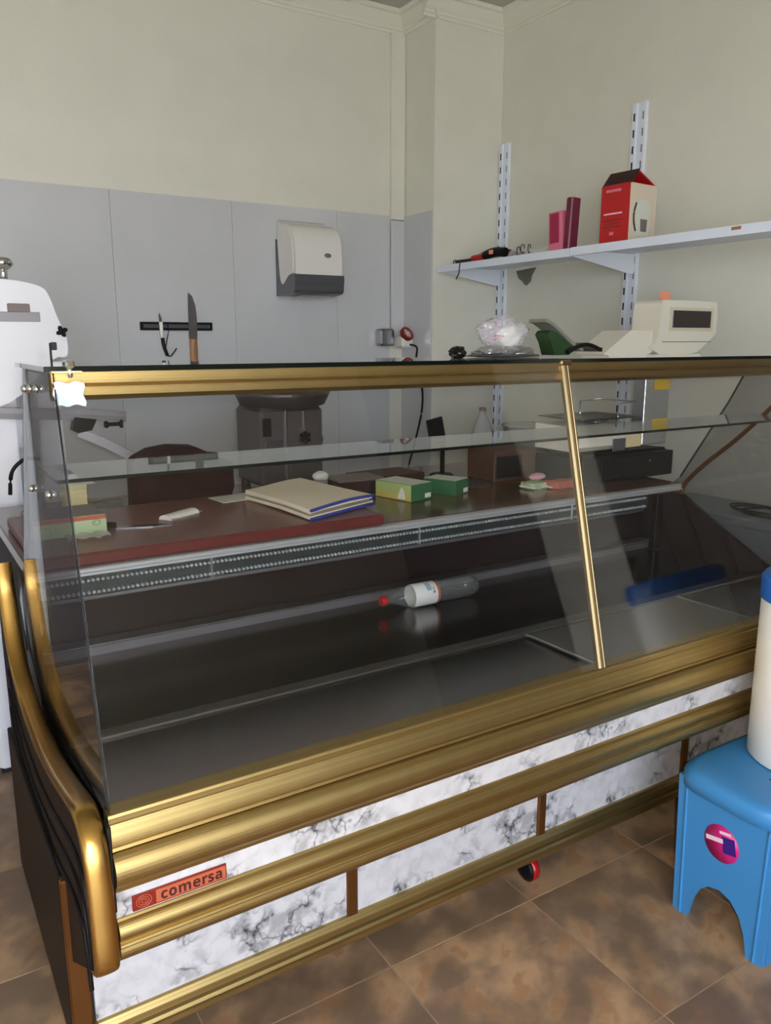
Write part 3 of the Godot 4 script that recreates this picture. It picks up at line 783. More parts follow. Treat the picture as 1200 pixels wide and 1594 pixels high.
func build_counter_things() -> void:
	var y := WORKTOP
	var bt := WORKTOP + 0.030
	# two green cartons; their pale printed sides look to the left
	var g := carton(Vector3(1.412, y, -2.158), Vector3(0.098, 0.055, 0.160), 14.0, "glove_carton", "green and lime carton with its long printed side showing", "carton_lime", "carton_green", "carton_pale", "green cartons on the counter")
	block(g, "white_sticker", Vector3(0.03, 0.014, 0.0804), Vector3(0.028, 0.014, 0.0008), "paper", 0.0)
	block(g, "yellow_flash", Vector3(-0.0496, 0.012, 0.0), Vector3(0.0006, 0.018, 0.15), "carton_yellow", 0.0)
	part(g, "white_figure", extrude([Vector2(0.02, 0.006), Vector2(0.055, 0.006), Vector2(0.05, 0.03), Vector2(0.04, 0.045), Vector2(0.03, 0.03)], 0, -0.0505, -0.0498), "paper")
	g = carton(Vector3(1.582, y, -2.155), Vector3(0.088, 0.050, 0.125), 24.0, "glove_carton", "smaller plain green carton standing to the right", "carton_green", "carton_green", "carton_pale", "green cartons on the counter")
	block(g, "white_sticker", Vector3(0.024, 0.012, 0.0629), Vector3(0.030, 0.014, 0.0008), "paper", 0.0)
	# long carton at the near left
	g = carton(Vector3(0.352, bt, -2.105), Vector3(0.172, 0.048, 0.15), 2.0, "food_carton", "grey-topped carton with green front and rust stripe on the red board", "carton_grey", "carton_mint", "carton_grey")
	block(g, "rust_stripe", Vector3(0, 0.042, 0.0753), Vector3(0.170, 0.010, 0.0008), "carton_rust", 0.0)
	part(g, "printed_swirl", tube([Vector3(0.050, 0.030, 0.0757), Vector3(0.060, 0.036, 0.0757), Vector3(0.070, 0.030, 0.0757), Vector3(0.062, 0.022, 0.0757), Vector3(0.052, 0.026, 0.0757), Vector3(0.060, 0.031, 0.0757)], 0.0007, 5), "ink_grey")
	part(g, "printed_outline", tube([Vector3(-0.08, 0.006, 0.0757), Vector3(-0.078, 0.022, 0.0757), Vector3(-0.068, 0.030, 0.0757), Vector3(-0.058, 0.024, 0.0757), Vector3(-0.052, 0.026, 0.0757), Vector3(-0.048, 0.010, 0.0757), Vector3(-0.055, 0.005, 0.0757)], 0.0007, 5), "carton_rust")
	# cream pad of paper behind it
	var pad := thing("paper_pad", Vector3(0.452, y, -2.50), "thick cream pad of paper standing behind the carton", "paper")
	for k in 6:
		block(pad, "sheet_bundle", Vector3(0.001 * (k % 2), 0.0075 + k * 0.0135, 0), Vector3(0.066, 0.0132, 0.05), "paper_cream", 0.001)
	block(pad, "top_sheet", Vector3(0.012, 0.0825, 0.0), Vector3(0.095, 0.002, 0.06), "paper", 0.0003, Vector3(0, 4, 0))
	var rg := thing("grey_rag", Vector3(0.545, y, -2.47), "folded grey rag lying between the cream pad and the pouch", "rag", "", 6.0)
	part(rg, "rag_fold", sheet(10, 5, 0.020, func(u, v): return Vector3(lerpf(-0.055, 0.045, u), 0.026 + 0.004 * sin(u * 9.0 + v * 3.0), lerpf(0.03, -0.03, v))), "olive_cloth")
	# white blade guard
	var w := thing("blade_guard", Vector3(0.655, bt, -2.125), "narrow white plastic strip lying on the red board", "strip", "", 32.0)
	part(w, "guard", extrude([Vector2(-0.022, 0), Vector2(0.022, 0), Vector2(0.019, 0.008), Vector2(0.008, 0.013), Vector2(-0.008, 0.013), Vector2(-0.019, 0.008)], 0, -0.058, 0.058, true), "white_plastic")
	block(w, "end_flap", Vector3(0.066, 0.0015, 0), Vector3(0.02, 0.003, 0.036), "cloudy_plastic", 0.001)
	# pale knife with dark handle
	var kn := thing("paring_knife", Vector3(0.50, bt, -2.06), "short knife with dull pale blade lying beside the grey-topped carton", "knife", "", -18.0)
	part(kn, "knife_blade", extrude([Vector2(-0.03, -0.012), Vector2(0.06, -0.014), Vector2(0.11, 0.004), Vector2(0.06, 0.014), Vector2(-0.03, 0.014)], 1, 0.0005, 0.0025), "steel")
	part(kn, "knife_handle", tube([Vector3(-0.03, 0.008, 0.0), Vector3(-0.055, 0.009, -0.002), Vector3(-0.08, 0.009, -0.004)], 0.008, 8), "black_plastic")
	# crumpled clear film by the carton
	var fm := thing("plastic_film", Vector3(0.385, bt, -1.99), "scrap of crumpled clear film before the grey-topped carton", "film")
	part(fm, "film_sheet", sheet(10, 6, 0.0006, func(u, v): return Vector3(lerpf(-0.05, 0.05, u), 0.004 + 0.007 * absf(sin(u * 9.0 + v * 4.0)), lerpf(0.028, -0.028, v))), "film")
	# folded beige cloth with a blue edge
	var cl := thing("folded_cloth", Vector3(1.035, bt, -2.12), "folded beige cloth with blue edging on the red board", "cloth", "", 0.0)
	var corners := [Vector3(-0.135, 0.024, -0.135), Vector3(0.10, 0.024, -0.235), Vector3(0.155, 0.024, 0.14), Vector3(-0.105, 0.024, 0.245)]
	var fold := func(u: float, v: float, lift: float) -> Vector3:
		var a: Vector3 = corners[3].lerp(corners[2], u)
		var b: Vector3 = corners[0].lerp(corners[1], u)
		var p := a.lerp(b, v)
		p.y = lift + 0.003 * sin(u * 5.0 + 1.0) * sin(v * 4.0)
		return p
	part(cl, "cloth_layer", sheet(14, 14, 0.009, func(u, v): return fold.call(u, v, 0.0125)), "beige_cloth")
	part(cl, "cloth_layer", sheet(14, 14, 0.012, func(u, v): return fold.call(u * 0.99, 0.01 + v * 0.98, 0.031 + 0.007 * sin(u * PI) * sin(clampf(v * 1.2 + 0.1, 0.0, 1.0) * PI))), "beige_cloth")
	var hem := []
	for k in 15: hem.append(fold.call(k / 14.0, -0.01, 0.0055))
	for k in 15: hem.append(fold.call(1.0 - k / 14.0, -0.012, 0.029 + 0.005 * sin(k / 14.0 * PI)))
	part(cl, "blue_edging", sweep(hem, round_outline(0.0045, 6)), "blue_piping")
	var hem2 := []
	for k in 15: hem2.append(fold.call(1.01, k / 14.0 * 0.55, 0.010 + 0.003 * sin(k * 0.7)))
	part(cl, "blue_edging", sweep(hem2, round_outline(0.0035, 6)), "blue_piping")
	# maroon pouch
	var po := thing("maroon_pouch", Vector3(0.75, y, -2.42), "dark maroon leather pouch standing at the back of the counter", "pouch")
	part(po, "pouch_body", extrude([Vector2(-0.15, 0.002), Vector2(-0.148, 0.145), Vector2(-0.135, 0.160), Vector2(-0.09, 0.182), Vector2(-0.03, 0.190), Vector2(0.045, 0.184), Vector2(0.10, 0.158), Vector2(0.165, 0.125), Vector2(0.168, 0.05), Vector2(0.15, 0.002)], 2, -0.035, 0.035, true), "maroon_cloth")
	part(po, "pouch_flap", sheet(10, 6, 0.004, func(u, v): return Vector3(lerpf(-0.14, 0.11, u), lerpf(0.06, 0.18, v) - 0.03 * absf(u - 0.45), 0.040 + 0.006 * sin(u * 8.0))), "maroon_cloth")
	# loose papers
	var pp := thing("paper_sheet", Vector3(0.90, bt, -2.29), "grey sheet of paper before the maroon pouch", "paper", "", 8.0)
	block(pp, "leaf", Vector3(0, 0.001, 0), Vector3(0.17, 0.002, 0.10), "carton_pale", 0.0003)
	pp = thing("paper_sheet", Vector3(1.74, y, -2.25), "dark grey sheet of paper right of the small green carton", "paper", "", -14.0)
	block(pp, "leaf", Vector3(0, 0.001, 0), Vector3(0.15, 0.002, 0.16), "dispenser_grey", 0.0003)
	# small jar and dark box by the grinder
	var jr := thing("salt_pot", Vector3(1.225, y, -2.385), "small white pot with crumpled lid before the grinder", "pot")
	part(jr, "pot", lathe([Vector2(0, 0), Vector2(0.024, 0), Vector2(0.026, 0.004), Vector2(0.026, 0.045), Vector2(0, 0.045)], 20), "cloudy_plastic")
	part(jr, "lid", lump(Vector3(0.031, 0.020, 0.031), 0.25, 1.6, 5, 16, 8), "white_plastic", Vector3(0, 0.054, 0))
	var db := thing("drawer_box", Vector3(1.34, y, -2.36), "low dark box with a grey lid between pot and cartons", "box", "", -4.0)
	block(db, "box_body", Vector3(0, 0.020, 0), Vector3(0.17, 0.040, 0.13), "box_dark", 0.003)
	block(db, "lid", Vector3(0, 0.043, 0), Vector3(0.174, 0.006, 0.134), "carton_grey", 0.002)
	block(db, "front_notch", Vector3(0.05, 0.02, 0.0655), Vector3(0.04, 0.025, 0.002), "slot_black", 0.0005)
	# kraft board lying at the back and brown box
	var kb := thing("brown_board", Vector3(1.555, y, -2.50), "brown wooden board lying behind the green cartons", "board", "", 3.0)
	block(kb, "board", Vector3(0, 0.012, 0), Vector3(0.25, 0.024, 0.16), "kraft", 0.003)
	var kx := thing("brown_carton", Vector3(1.945, y, -2.30), "open brown carton with a dark hole left of the black box", "box", "", 0.0)
	block(kx, "carton_body", Vector3(0, 0.056, 0), Vector3(0.20, 0.112, 0.16), "kraft", 0.003)
	block(kx, "dark_opening", Vector3(-0.03, 0.052, 0.0805), Vector3(0.12, 0.080, 0.002), "slot_black", 0.0005)
	# black tablet on a stand
	var tb := thing("black_tablet", Vector3(1.755, y, -2.44), "black tablet held upright on a thin stand", "tablet")
	block(tb, "tablet", Vector3(-0.012, 0.168, 0), Vector3(0.074, 0.104, 0.010), "display_black", 0.003, Vector3(-4, 0, 10))
	block(tb, "stand_post", Vector3(0.024, 0.065, -0.008), Vector3(0.016, 0.125, 0.012), "black_plastic", 0.002)
	part(tb, "stand_foot", lathe([Vector2(0, 0), Vector2(0.045, 0), Vector2(0.047, 0.003), Vector2(0.040, 0.008), Vector2(0, 0.009)], 24), "black_plastic", Vector3(0.02, 0, -0.008))
	# upright bottle
	var pb := thing("plastic_bottle", Vector3(2.01, y, -2.50), "ribbed clear plastic bottle standing upright by the pillar", "bottle")
	part(pb, "bottle_body", lathe([Vector2(0, 0.004), Vector2(0.040, 0.0), Vector2(0.046, 0.008), Vector2(0.046, 0.035), Vector2(0.043, 0.040), Vector2(0.046, 0.047), Vector2(0.043, 0.058), Vector2(0.046, 0.066), Vector2(0.046, 0.105), Vector2(0.043, 0.135), Vector2(0.033, 0.175), Vector2(0.020, 0.205), Vector2(0.014, 0.216), Vector2(0.013, 0.232)], 24), "cloudy_plastic")
	part(pb, "cap", rod(0.0145, 0.014, 20), "carton_grey", Vector3(0, 0.230, 0))
	# clear tub
	var tu := thing("clear_tub", Vector3(2.19, y, -2.44), "empty clear plastic tub standing left of the scale", "tub")
	part(tu, "tub", lathe([Vector2(0, 0.0), Vector2(0.075, 0.0), Vector2(0.080, 0.005), Vector2(0.094, 0.165), Vector2(0.101, 0.168), Vector2(0.101, 0.175), Vector2(0.091, 0.173), Vector2(0.077, 0.008), Vector2(0, 0.004)], 28), "cloudy_plastic")
	# the black till drawer carrying the scale
	var cb := thing("cash_drawer", Vector3(2.305, y, -2.16), "wide black cash drawer carrying the shop scale", "cash drawer")
	block(cb, "drawer_body", Vector3(0, 0.048, 0), Vector3(0.48, 0.092, 0.32), "black_plastic", 0.004)
	block(cb, "drawer_front", Vector3(0.04, 0.048, 0.1615), Vector3(0.38, 0.080, 0.005), "black_plastic", 0.002)
	part(cb, "lock", rod(0.006, 0.004, 12, 0.001), "steel", Vector3(0.10, 0.065, 0.164), Vector3(90, 0, 0))
	part(cb, "paper_roll_cover", extrude([Vector2(-0.06, 0.094), Vector2(0.14, 0.094), Vector2(0.13, 0.104), Vector2(0.0, 0.100), Vector2(-0.05, 0.102)], 0, -0.22, 0.22), "black_plastic")
	var sc := thing("shop_scale", Vector3(2.225, y + 0.104, -2.16), "cream shop scale with steel pan and tall display head", "scale")
	part(sc, "scale_body", extrude([Vector2(-0.07, 0.012), Vector2(0.13, 0.012), Vector2(0.155, 0.03), Vector2(0.155, 0.070), Vector2(0.135, 0.098), Vector2(-0.07, 0.102)], 0, -0.18, 0.14), "cream_plastic")
	block(sc, "key_panel", Vector3(0.02, 0.030, 0.156), Vector3(0.065, 0.045, 0.004), "dispenser_grey", 0.001)
	block(sc, "label_plate", Vector3(0.095, 0.040, 0.156), Vector3(0.08, 0.045, 0.004), "paper_cream", 0.001)
	for k in [[-0.14, -0.04], [0.11, -0.04], [-0.14, 0.10], [0.11, 0.10]]:
		part(sc, "foot", rod(0.016, 0.012, 12), "rubber", Vector3(k[0], 0, k[1]))
	part(sc, "weighing_pan", sheet(12, 10, 0.003, func(u, v): return Vector3(lerpf(-0.16, 0.135, u), 0.128 - 0.010 * (1.0 - pow(absf(u * 2 - 1), 6.0)) * (1.0 - pow(absf(v * 2 - 1), 6.0)), lerpf(0.14, -0.08, v))), "pan_steel")
	part(sc, "pan_spider", join([[box_mesh(Vector3(0.20, 0.012, 0.03)), xf(Vector3(-0.02, 0.110, 0.03))], [box_mesh(Vector3(0.03, 0.012, 0.12)), xf(Vector3(-0.02, 0.110, 0.03))]]), "cast_grey")
	part(sc, "wire_guard", tube([Vector3(0.045, 0.125, 0.12), Vector3(0.045, 0.172, 0.12), Vector3(0.060, 0.176, 0.12), Vector3(0.145, 0.180, 0.12), Vector3(0.145, 0.178, -0.07), Vector3(0.045, 0.172, -0.07), Vector3(0.045, 0.125, -0.07)], 0.0026, 6, 1), "chrome")
	var pole := block(sc, "display_pole", Vector3(0.205, 0.190, 0.13), Vector3(0.135, 0.34, 0.06), "aluminium", 0.004)
	block(pole, "bright_edge", Vector3(-0.0685, 0, 0.0305), Vector3(0.006, 0.33, 0.004), "chrome", 0.001)
	block(pole, "yellow_sticker", Vector3(0.02, 0.075, 0.0308), Vector3(0.085, 0.085, 0.0012), "tape_yellow", 0.0)
	block(pole, "yellow_sticker", Vector3(0.02, -0.10, 0.0308), Vector3(0.085, 0.05, 0.0012), "tape_yellow", 0.0)
	# display head: a sloping printer deck on the left and a rounded display housing on the right
	var hd := part(sc, "display_head", extrude([Vector2(-0.145, 0.352), Vector2(-0.02, 0.43), Vector2(-0.012, 0.434), Vector2(0.10, 0.434), Vector2(0.10, 0.358), Vector2(0.06, 0.346)], 2, 0.06, 0.19), "cream_plastic", Vector3(0.02, 0, 0))
	var face := []
	for q in curve2([Vector2(0.075, 0.375), Vector2(0.10, 0.392), Vector2(0.115, 0.43), Vector2(0.118, 0.50), Vector2(0.124, 0.530), Vector2(0.14, 0.540), Vector2(0.40, 0.540), Vector2(0.424, 0.532), Vector2(0.432, 0.510), Vector2(0.432, 0.445), Vector2(0.425, 0.420), Vector2(0.36, 0.375), Vector2(0.30, 0.352), Vector2(0.12, 0.352)], 3): face.append(q)
	part(hd, "display_housing", extrude(face, 2, 0.08, 0.205, true), "cream_plastic")
	block(hd, "display_bezel", Vector3(0.285, 0.475, 0.206), Vector3(0.245, 0.082, 0.003), "bone_plastic", 0.001)
	block(hd, "display_window", Vector3(0.285, 0.475, 0.2085), Vector3(0.212, 0.060, 0.003), "display_red", 0.001)
	block(hd, "seam", Vector3(0.27, 0.395, 0.2035), Vector3(0.27, 0.003, 0.004), "carton_grey", 0.0005)
	block(hd, "paper_note", Vector3(0.20, 0.556, 0.150), Vector3(0.056, 0.036, 0.0012), "note_salmon", 0.0002)
	# packets before the drawer
	var specs := [["packet", Vector3(1.90, y, -2.06), "pale packet with green edge before the black cash drawer", "carton_mint", 9.0, Vector3(0.085, 0.022, 0.06)], ["packet", Vector3(1.985, y, -2.02), "flat orange-red packet before the black cash drawer", "carton_rust", -6.0, Vector3(0.12, 0.026, 0.055)]]
	for s in specs:
		var pk := thing(s[0], s[1], s[2], "packet", "packets before the cash drawer", s[4])
		var z: Vector3 = s[5]
		part(pk, "wrapper", sheet(8, 6, z.y * 0.9, func(u, v): return Vector3(lerpf(-z.x / 2, z.x / 2, u), z.y * (0.93 + 0.07 * sin(u * 12.0 + v * 7.0)), lerpf(z.z / 2, -z.z / 2, v))), s[3])
		part(pk, "end_seal", box_mesh(Vector3(0.012, 0.004, z.z), 0.001), "paper", Vector3(-z.x / 2 - 0.004, 0.008, 0))
	var pk3 := thing("packet", Vector3(1.93, y + 0.0245, -2.085), "crumpled pink and white packet lying on the pale one", "packet", "packets before the cash drawer", 20.0)
	part(pk3, "wrapper", lump(Vector3(0.05, 0.014, 0.03), 0.3, 1.3, 9, 16, 8), "bag_pink", Vector3(0, 0.0088, 0))
	# the meat grinder
	var gd := thing("meat_grinder", Vector3(1.135, y, -2.555), "grey steel meat grinder with a wide tray on top", "grinder")
	block(gd, "housing", Vector3(0.02, 0.152, 0), Vector3(0.232, 0.264, 0.22), "grinder_steel", 0.012)
	for k in [[-0.075, -0.085], [0.115, -0.085], [-0.075, 0.085], [0.115, 0.085]]:
		part(gd, "foot", rod(0.016, 0.022, 12), "rubber", Vector3(k[0], 0, k[1]))
	part(gd, "tray", lathe([Vector2(0, 0.28), Vector2(0.120, 0.280), Vector2(0.146, 0.290), Vector2(0.160, 0.318), Vector2(0.166, 0.330), Vector2(0.160, 0.332), Vector2(0.150, 0.322), Vector2(0.135, 0.300), Vector2(0, 0.296)], 32), "grinder_steel", Vector3(0.035, 0, 0))
	block(gd, "front_fin", Vector3(-0.006, 0.155, 0.112), Vector3(0.007, 0.25, 0.010), "steel", 0.001)
	block(gd, "front_fin", Vector3(0.062, 0.235, 0.112), Vector3(0.008, 0.075, 0.010), "steel", 0.001)
	part(gd, "clamp_star", join([[box_mesh(Vector3(0.044, 0.014, 0.014), 0.004), xf(Vector3.ZERO, Vector3(0, 0, 30))], [box_mesh(Vector3(0.044, 0.014, 0.014), 0.004), xf(Vector3.ZERO, Vector3(0, 0, 90))], [box_mesh(Vector3(0.044, 0.014, 0.014), 0.004), xf(Vector3.ZERO, Vector3(0, 0, 150))]]), "black_plastic", Vector3(0.062, 0.182, 0.118))
	block(gd, "switch_plate", Vector3(-0.074, 0.222, 0.111), Vector3(0.032, 0.060, 0.006), "black_plastic", 0.002)
	block(gd, "rating_plate", Vector3(-0.048, 0.135, 0.1105), Vector3(0.062, 0.085, 0.003), "steel", 0.001)
	part(gd, "button", rod(0.007, 0.006, 12), "black_plastic", Vector3(0.014, 0.140, 0.110), Vector3(90, 0, 0))
	part(gd, "side_hook", tube([Vector3(0.135, 0.175, 0.05), Vector3(0.155, 0.178, 0.05), Vector3(0.160, 0.160, 0.05), Vector3(0.156, 0.150, 0.05)], 0.004, 6), "black_plastic")
	part(gd, "power_lead", tube([Vector3(0.136, 0.10, 0.06), Vector3(0.148, 0.06, 0.06), Vector3(0.158, 0.012, 0.055), Vector3(0.20, 0.006, 0.02)], 0.004, 6), "black_plastic")

# ------------------------------------------------------------------ the bone saw
func build_saw() -> void:
	var s := thing("bone_saw", Vector3(0.25, 0, -2.86), "white enamelled bone saw standing at the left of the back wall", "saw")
	# rounded upper wheel housing
	var head := []
	for q in curve2([Vector2(-0.10, 1.20), Vector2(-0.11, 1.42), Vector2(-0.09, 1.52), Vector2(-0.03, 1.566), Vector2(0.05, 1.578), Vector2(0.12, 1.576), Vector2(0.185, 1.560), Vector2(0.205, 1.535), Vector2(0.225, 1.47), Vector2(0.245, 1.42), Vector2(0.247, 1.37), Vector2(0.235, 1.352), Vector2(0.20, 1.345), Vector2(0.10, 1.24), Vector2(0.02, 1.20)], 3): head.append(q)
	var hb := part(s, "wheel_housing", extrude(head, 2, 0.0, 0.16, true), "white_enamel", Vector3(0, 0, 0.05))
	block(hb, "name_plate", Vector3(0.10, 1.472, 0.1615), Vector3(0.15, 0.028, 0.003), "cast_grey", 0.001)
	part(hb, "plate_boss", box_mesh(Vector3(0.062, 0.026, 0.005), 0.0024), "carton_grey", Vector3(0.118, 1.497, 0.1615))
	part(s, "door_star_knob", join([[box_mesh(Vector3(0.036, 0.013, 0.016), 0.005), xf(Vector3.ZERO, Vector3(0, 0, 25))], [box_mesh(Vector3(0.036, 0.013, 0.016), 0.005), xf(Vector3.ZERO, Vector3(0, 0, 115))], [rod(0.007, 0.03, 10), xf(Vector3(0, 0, -0.03), Vector3(90, 0, 0))]]), "black_plastic", Vector3(0.232, 1.430, 0.222))
	part(s, "tension_stem", rod(0.012, 0.06, 16), "chrome", Vector3(0.096, 1.57, 0.13))
	part(s, "tension_knob", lathe([Vector2(0, 0), Vector2(0.014, 0), Vector2(0.024, 0.006), Vector2(0.030, 0.014), Vector2(0.030, 0.024), Vector2(0.024, 0.032), Vector2(0.014, 0.036), Vector2(0, 0.037)], 20), "chrome", Vector3(0.096, 1.612, 0.13))
	block(s, "column", Vector3(0.04, 1.05, 0.06), Vector3(0.14, 0.40, 0.12), "white_enamel", 0.012)
	block(s, "table", Vector3(0.10, 0.86, 0.0), Vector3(0.36, 0.03, 0.32), "steel", 0.006)
	block(s, "lower_body", Vector3(0.10, 0.425, 0.0), Vector3(0.32, 0.84, 0.30), "white_enamel", 0.015)
	block(s, "blade_guard", Vector3(0.19, 1.07, 0.14), Vector3(0.07, 0.36, 0.05), "white_enamel", 0.006)
	block(s, "saw_blade", Vector3(0.10, 1.03, 0.13), Vector3(0.016, 0.34, 0.001), "blade", 0.0)
	for x in [-0.03, 0.23]:
		for z in [-0.12, 0.12]:
			block(s, "foot", Vector3(x, 0.008, z), Vector3(0.05, 0.016, 0.05), "rubber", 0.002)
	# pusher arm: bar, clamp and slanting lever
	var arm := part(s, "pusher_bar", sweep([Vector3(-0.02, 1.196, 0.20), Vector3(0.12, 1.184, 0.20), Vector3(0.30, 1.174, 0.20), Vector3(0.41, 1.162, 0.20)], [Vector2(-0.010, -0.018), Vector2(0.010, -0.018), Vector2(0.012, 0.0), Vector2(0.010, 0.016), Vector2(-0.010, 0.016), Vector2(-0.012, 0.0)], false), "cast_grey")
	part(arm, "screw", join([[rod(0.006, 0.05, 10), xf(Vector3(0.345, 1.140, 0.212), Vector3(0, 0, -90))], [box_mesh(Vector3(0.008, 0.026, 0.02)), xf(Vector3(0.392, 1.140, 0.212))], [box_mesh(Vector3(0.014, 0.022, 0.02), 0.004), xf(Vector3(0.345, 1.140, 0.212))]]), "black_plastic")
	part(arm, "clamp", extrude([Vector2(0.25, 1.168), Vector2(0.315, 1.158), Vector2(0.298, 1.125), Vector2(0.255, 1.118), Vector2(0.238, 1.128)], 2, 0.188, 0.222), "black_plastic")
	part(arm, "lever", sweep([Vector3(0.26, 1.120, 0.21), Vector3(0.34, 1.080, 0.23), Vector3(0.42, 1.030, 0.26), Vector3(0.50, 0.985, 0.29), Vector3(0.56, 0.962, 0.32)], [Vector2(-0.005, -0.014), Vector2(0.005, -0.014), Vector2(0.005, 0.014), Vector2(-0.005, 0.014)], false), "cast_grey")
	part(s, "power_lead", tube([Vector3(0.04, 0.95, 0.26), Vector3(0.05, 1.02, 0.27), Vector3(0.09, 1.055, 0.27), Vector3(0.13, 1.05, 0.26)], 0.006, 6), "black_plastic")

# ------------------------------------------------------------------ things on the back wall
func build_wall_things() -> void:
	var face := WALL_BACK + 0.008
	# cable trunking running up beside the pillar
	var tk := thing("cable_trunking", Vector3(2.305, 1.40, WALL_BACK), "flat cable trunking running up the wall beside the pillar", "trunking")
	block(tk, "cover", Vector3(0, 1.027, 0.010), Vector3(0.080, 0.854, 0.020), "cream_paint", 0.002)
	block(tk, "cover", Vector3(0, 0.31, 0.010), Vector3(0.080, 0.574, 0.020), "panel_grey", 0.002)
	for x in [-0.040, 0.038]:
		block(tk, "edge_bead", Vector3(x, 0.31, 0.019), Vector3(0.004, 0.574, 0.004), "trunk_white", 0.001)
	# industrial socket with a red plug ring
	var so := thing("wall_socket", Vector3(2.215, 1.42, face), "wall socket box with red round plug beside the pillar", "socket")
	block(so, "socket_box", Vector3(0, 0, 0.03), Vector3(0.088, 0.085, 0.06), "steel", 0.010)
	block(so, "side_box", Vector3(0.088, -0.022, 0.07), Vector3(0.066, 0.055, 0.08), "white_plastic", 0.008)
	var ring := part(so, "red_ring", lathe([Vector2(0.020, 0), Vector2(0.032, 0), Vector2(0.036, 0.006), Vector2(0.038, 0.026), Vector2(0.033, 0.030), Vector2(0.027, 0.028), Vector2(0.026, 0.014), Vector2(0.020, 0.012)], 24), "badge_red", Vector3(0.084, 0.008, 0.085), Vector3(55, 0, -14))
	part(ring, "socket_face", rod(0.027, 0.020, 20), "white_plastic")
	for k in 5:
		part(ring, "contact", rod(0.0035, 0.004, 8, 0.0005), "carton_rust", Vector3(cos(k * TAU / 5) * 0.015, 0.0195, sin(k * TAU / 5) * 0.015))
	part(so, "cable", tube([Vector3(0.10, -0.035, 0.11), Vector3(0.115, -0.05, 0.15), Vector3(0.085, -0.11, 0.19), Vector3(0.098, -0.19, 0.20), Vector3(0.118, -0.27, 0.20), Vector3(0.116, -0.36, 0.20), Vector3(0.096, -0.45, 0.20), Vector3(0.064, -0.56, 0.20), Vector3(0.03, -0.70, 0.20), Vector3(0.02, -1.10, 0.19), Vector3(0.05, -1.40, 0.18)], 0.0052, 8), "black_plastic")
	# paper dispenser
	var di := thing("paper_dispenser", Vector3(1.755, 1.61, face), "white and grey paper dispenser mounted on the grey wall panels", "dispenser")
	var prof := []
	for q in curve2([Vector2(0.0, 0.010), Vector2(0.0, 0.318), Vector2(0.06, 0.318), Vector2(0.12, 0.310), Vector2(0.165, 0.285), Vector2(0.19, 0.24), Vector2(0.20, 0.16), Vector2(0.198, 0.06), Vector2(0.185, 0.016), Vector2(0.10, 0.008)], 3): prof.append(q)
	part(di, "cover", extrude(prof, 0, -0.118, 0.118, true), "dispenser_white")
	part(di, "rounded_cheek", extrude([Vector2(0.02, 0.03), Vector2(0.02, 0.30), Vector2(0.10, 0.295), Vector2(0.145, 0.270), Vector2(0.17, 0.23), Vector2(0.18, 0.15), Vector2(0.17, 0.05)], 0, -0.124, 0.124, true), "dispenser_white")
	var lower := []
	for q in curve2([Vector2(0.0, 0.0), Vector2(0.0, 0.235), Vector2(0.012, 0.245), Vector2(0.022, 0.22), Vector2(0.035, 0.10), Vector2(0.05, 0.06), Vector2(0.08, 0.050), Vector2(0.12, 0.075), Vector2(0.15, 0.088), Vector2(0.2035, 0.088), Vector2(0.203, 0.04), Vector2(0.19, 0.008), Vector2(0.10, 0.0)], 3): lower.append(q)
	part(di, "grey_base", extrude(lower, 0, -0.126, 0.126), "dispenser_grey")
	var em := part(di, "oval_emblem", lathe([Vector2(0, 0), Vector2(0.018, 0), Vector2(0.017, 0.003), Vector2(0, 0.004)], 24), "cast_grey", Vector3(0.045, 0.175, 0.199), Vector3(90, 0, 0))
	em.scale = Vector3(1.0, 1.0, 0.55)
	block(di, "paper_slot", Vector3(0, -0.002, 0.11), Vector3(0.15, 0.006, 0.10), "cloudy_plastic", 0.002)
	# magnetic strip and knives
	var ks := thing("knife_strip", Vector3(1.14, 1.466, face), "black magnetic knife strip screwed to the grey wall panels", "knife rack")
	block(ks, "bar", Vector3(0, 0, 0.007), Vector3(0.325, 0.036, 0.014), "black_plastic", 0.002)
	block(ks, "steel_band", Vector3(0, 0, 0.0145), Vector3(0.30, 0.016, 0.001), "dispenser_grey", 0.0)
	for x in [-0.145, 0.145]:
		part(ks, "screw", rod(0.005, 0.003, 10, 0.0008), "steel", Vector3(x, 0, 0.014), Vector3(90, 0, 0))
	var zk := face + 0.0165
	var k1 := thing("butcher_knife", Vector3(1.208, 1.466, zk), "long knife with wooden handle hanging point up on the strip", "knife")
	part(k1, "knife_blade", extrude([Vector2(-0.019, -0.055), Vector2(0.019, -0.055), Vector2(0.021, 0.02), Vector2(0.016, 0.09), Vector2(0.004, 0.130), Vector2(-0.014, 0.146), Vector2(-0.017, 0.09)], 2, 0, 0.0028), "blade")
	part(k1, "knife_handle", sweep([Vector3(0.0, -0.055, 0.002), Vector3(0.0, -0.10, 0.002), Vector3(-0.001, -0.16, 0.002), Vector3(-0.002, -0.175, 0.002)], [Vector2(-0.016, -0.006), Vector2(0.016, -0.006), Vector2(0.018, 0.0), Vector2(0.016, 0.007), Vector2(-0.016, 0.007), Vector2(-0.018, 0)], true, Vector3.BACK), "wood_handle")
	var k2 := thing("boning_knife", Vector3(1.065, 1.466, zk), "small knife with white and black handle and a dangling hook", "knife")
	part(k2, "knife_blade", extrude([Vector2(-0.006, 0.0), Vector2(0.006, 0.0), Vector2(0.006, 0.03), Vector2(-0.004, 0.056), Vector2(-0.008, 0.05)], 2, 0, 0.0025), "blade")
	part(k2, "white_grip", sweep([Vector3(0.0, 0.018, 0.002), Vector3(0.001, -0.015, 0.002), Vector3(0.004, -0.050, 0.002)], round_outline(0.0085, 8)), "white_plastic")
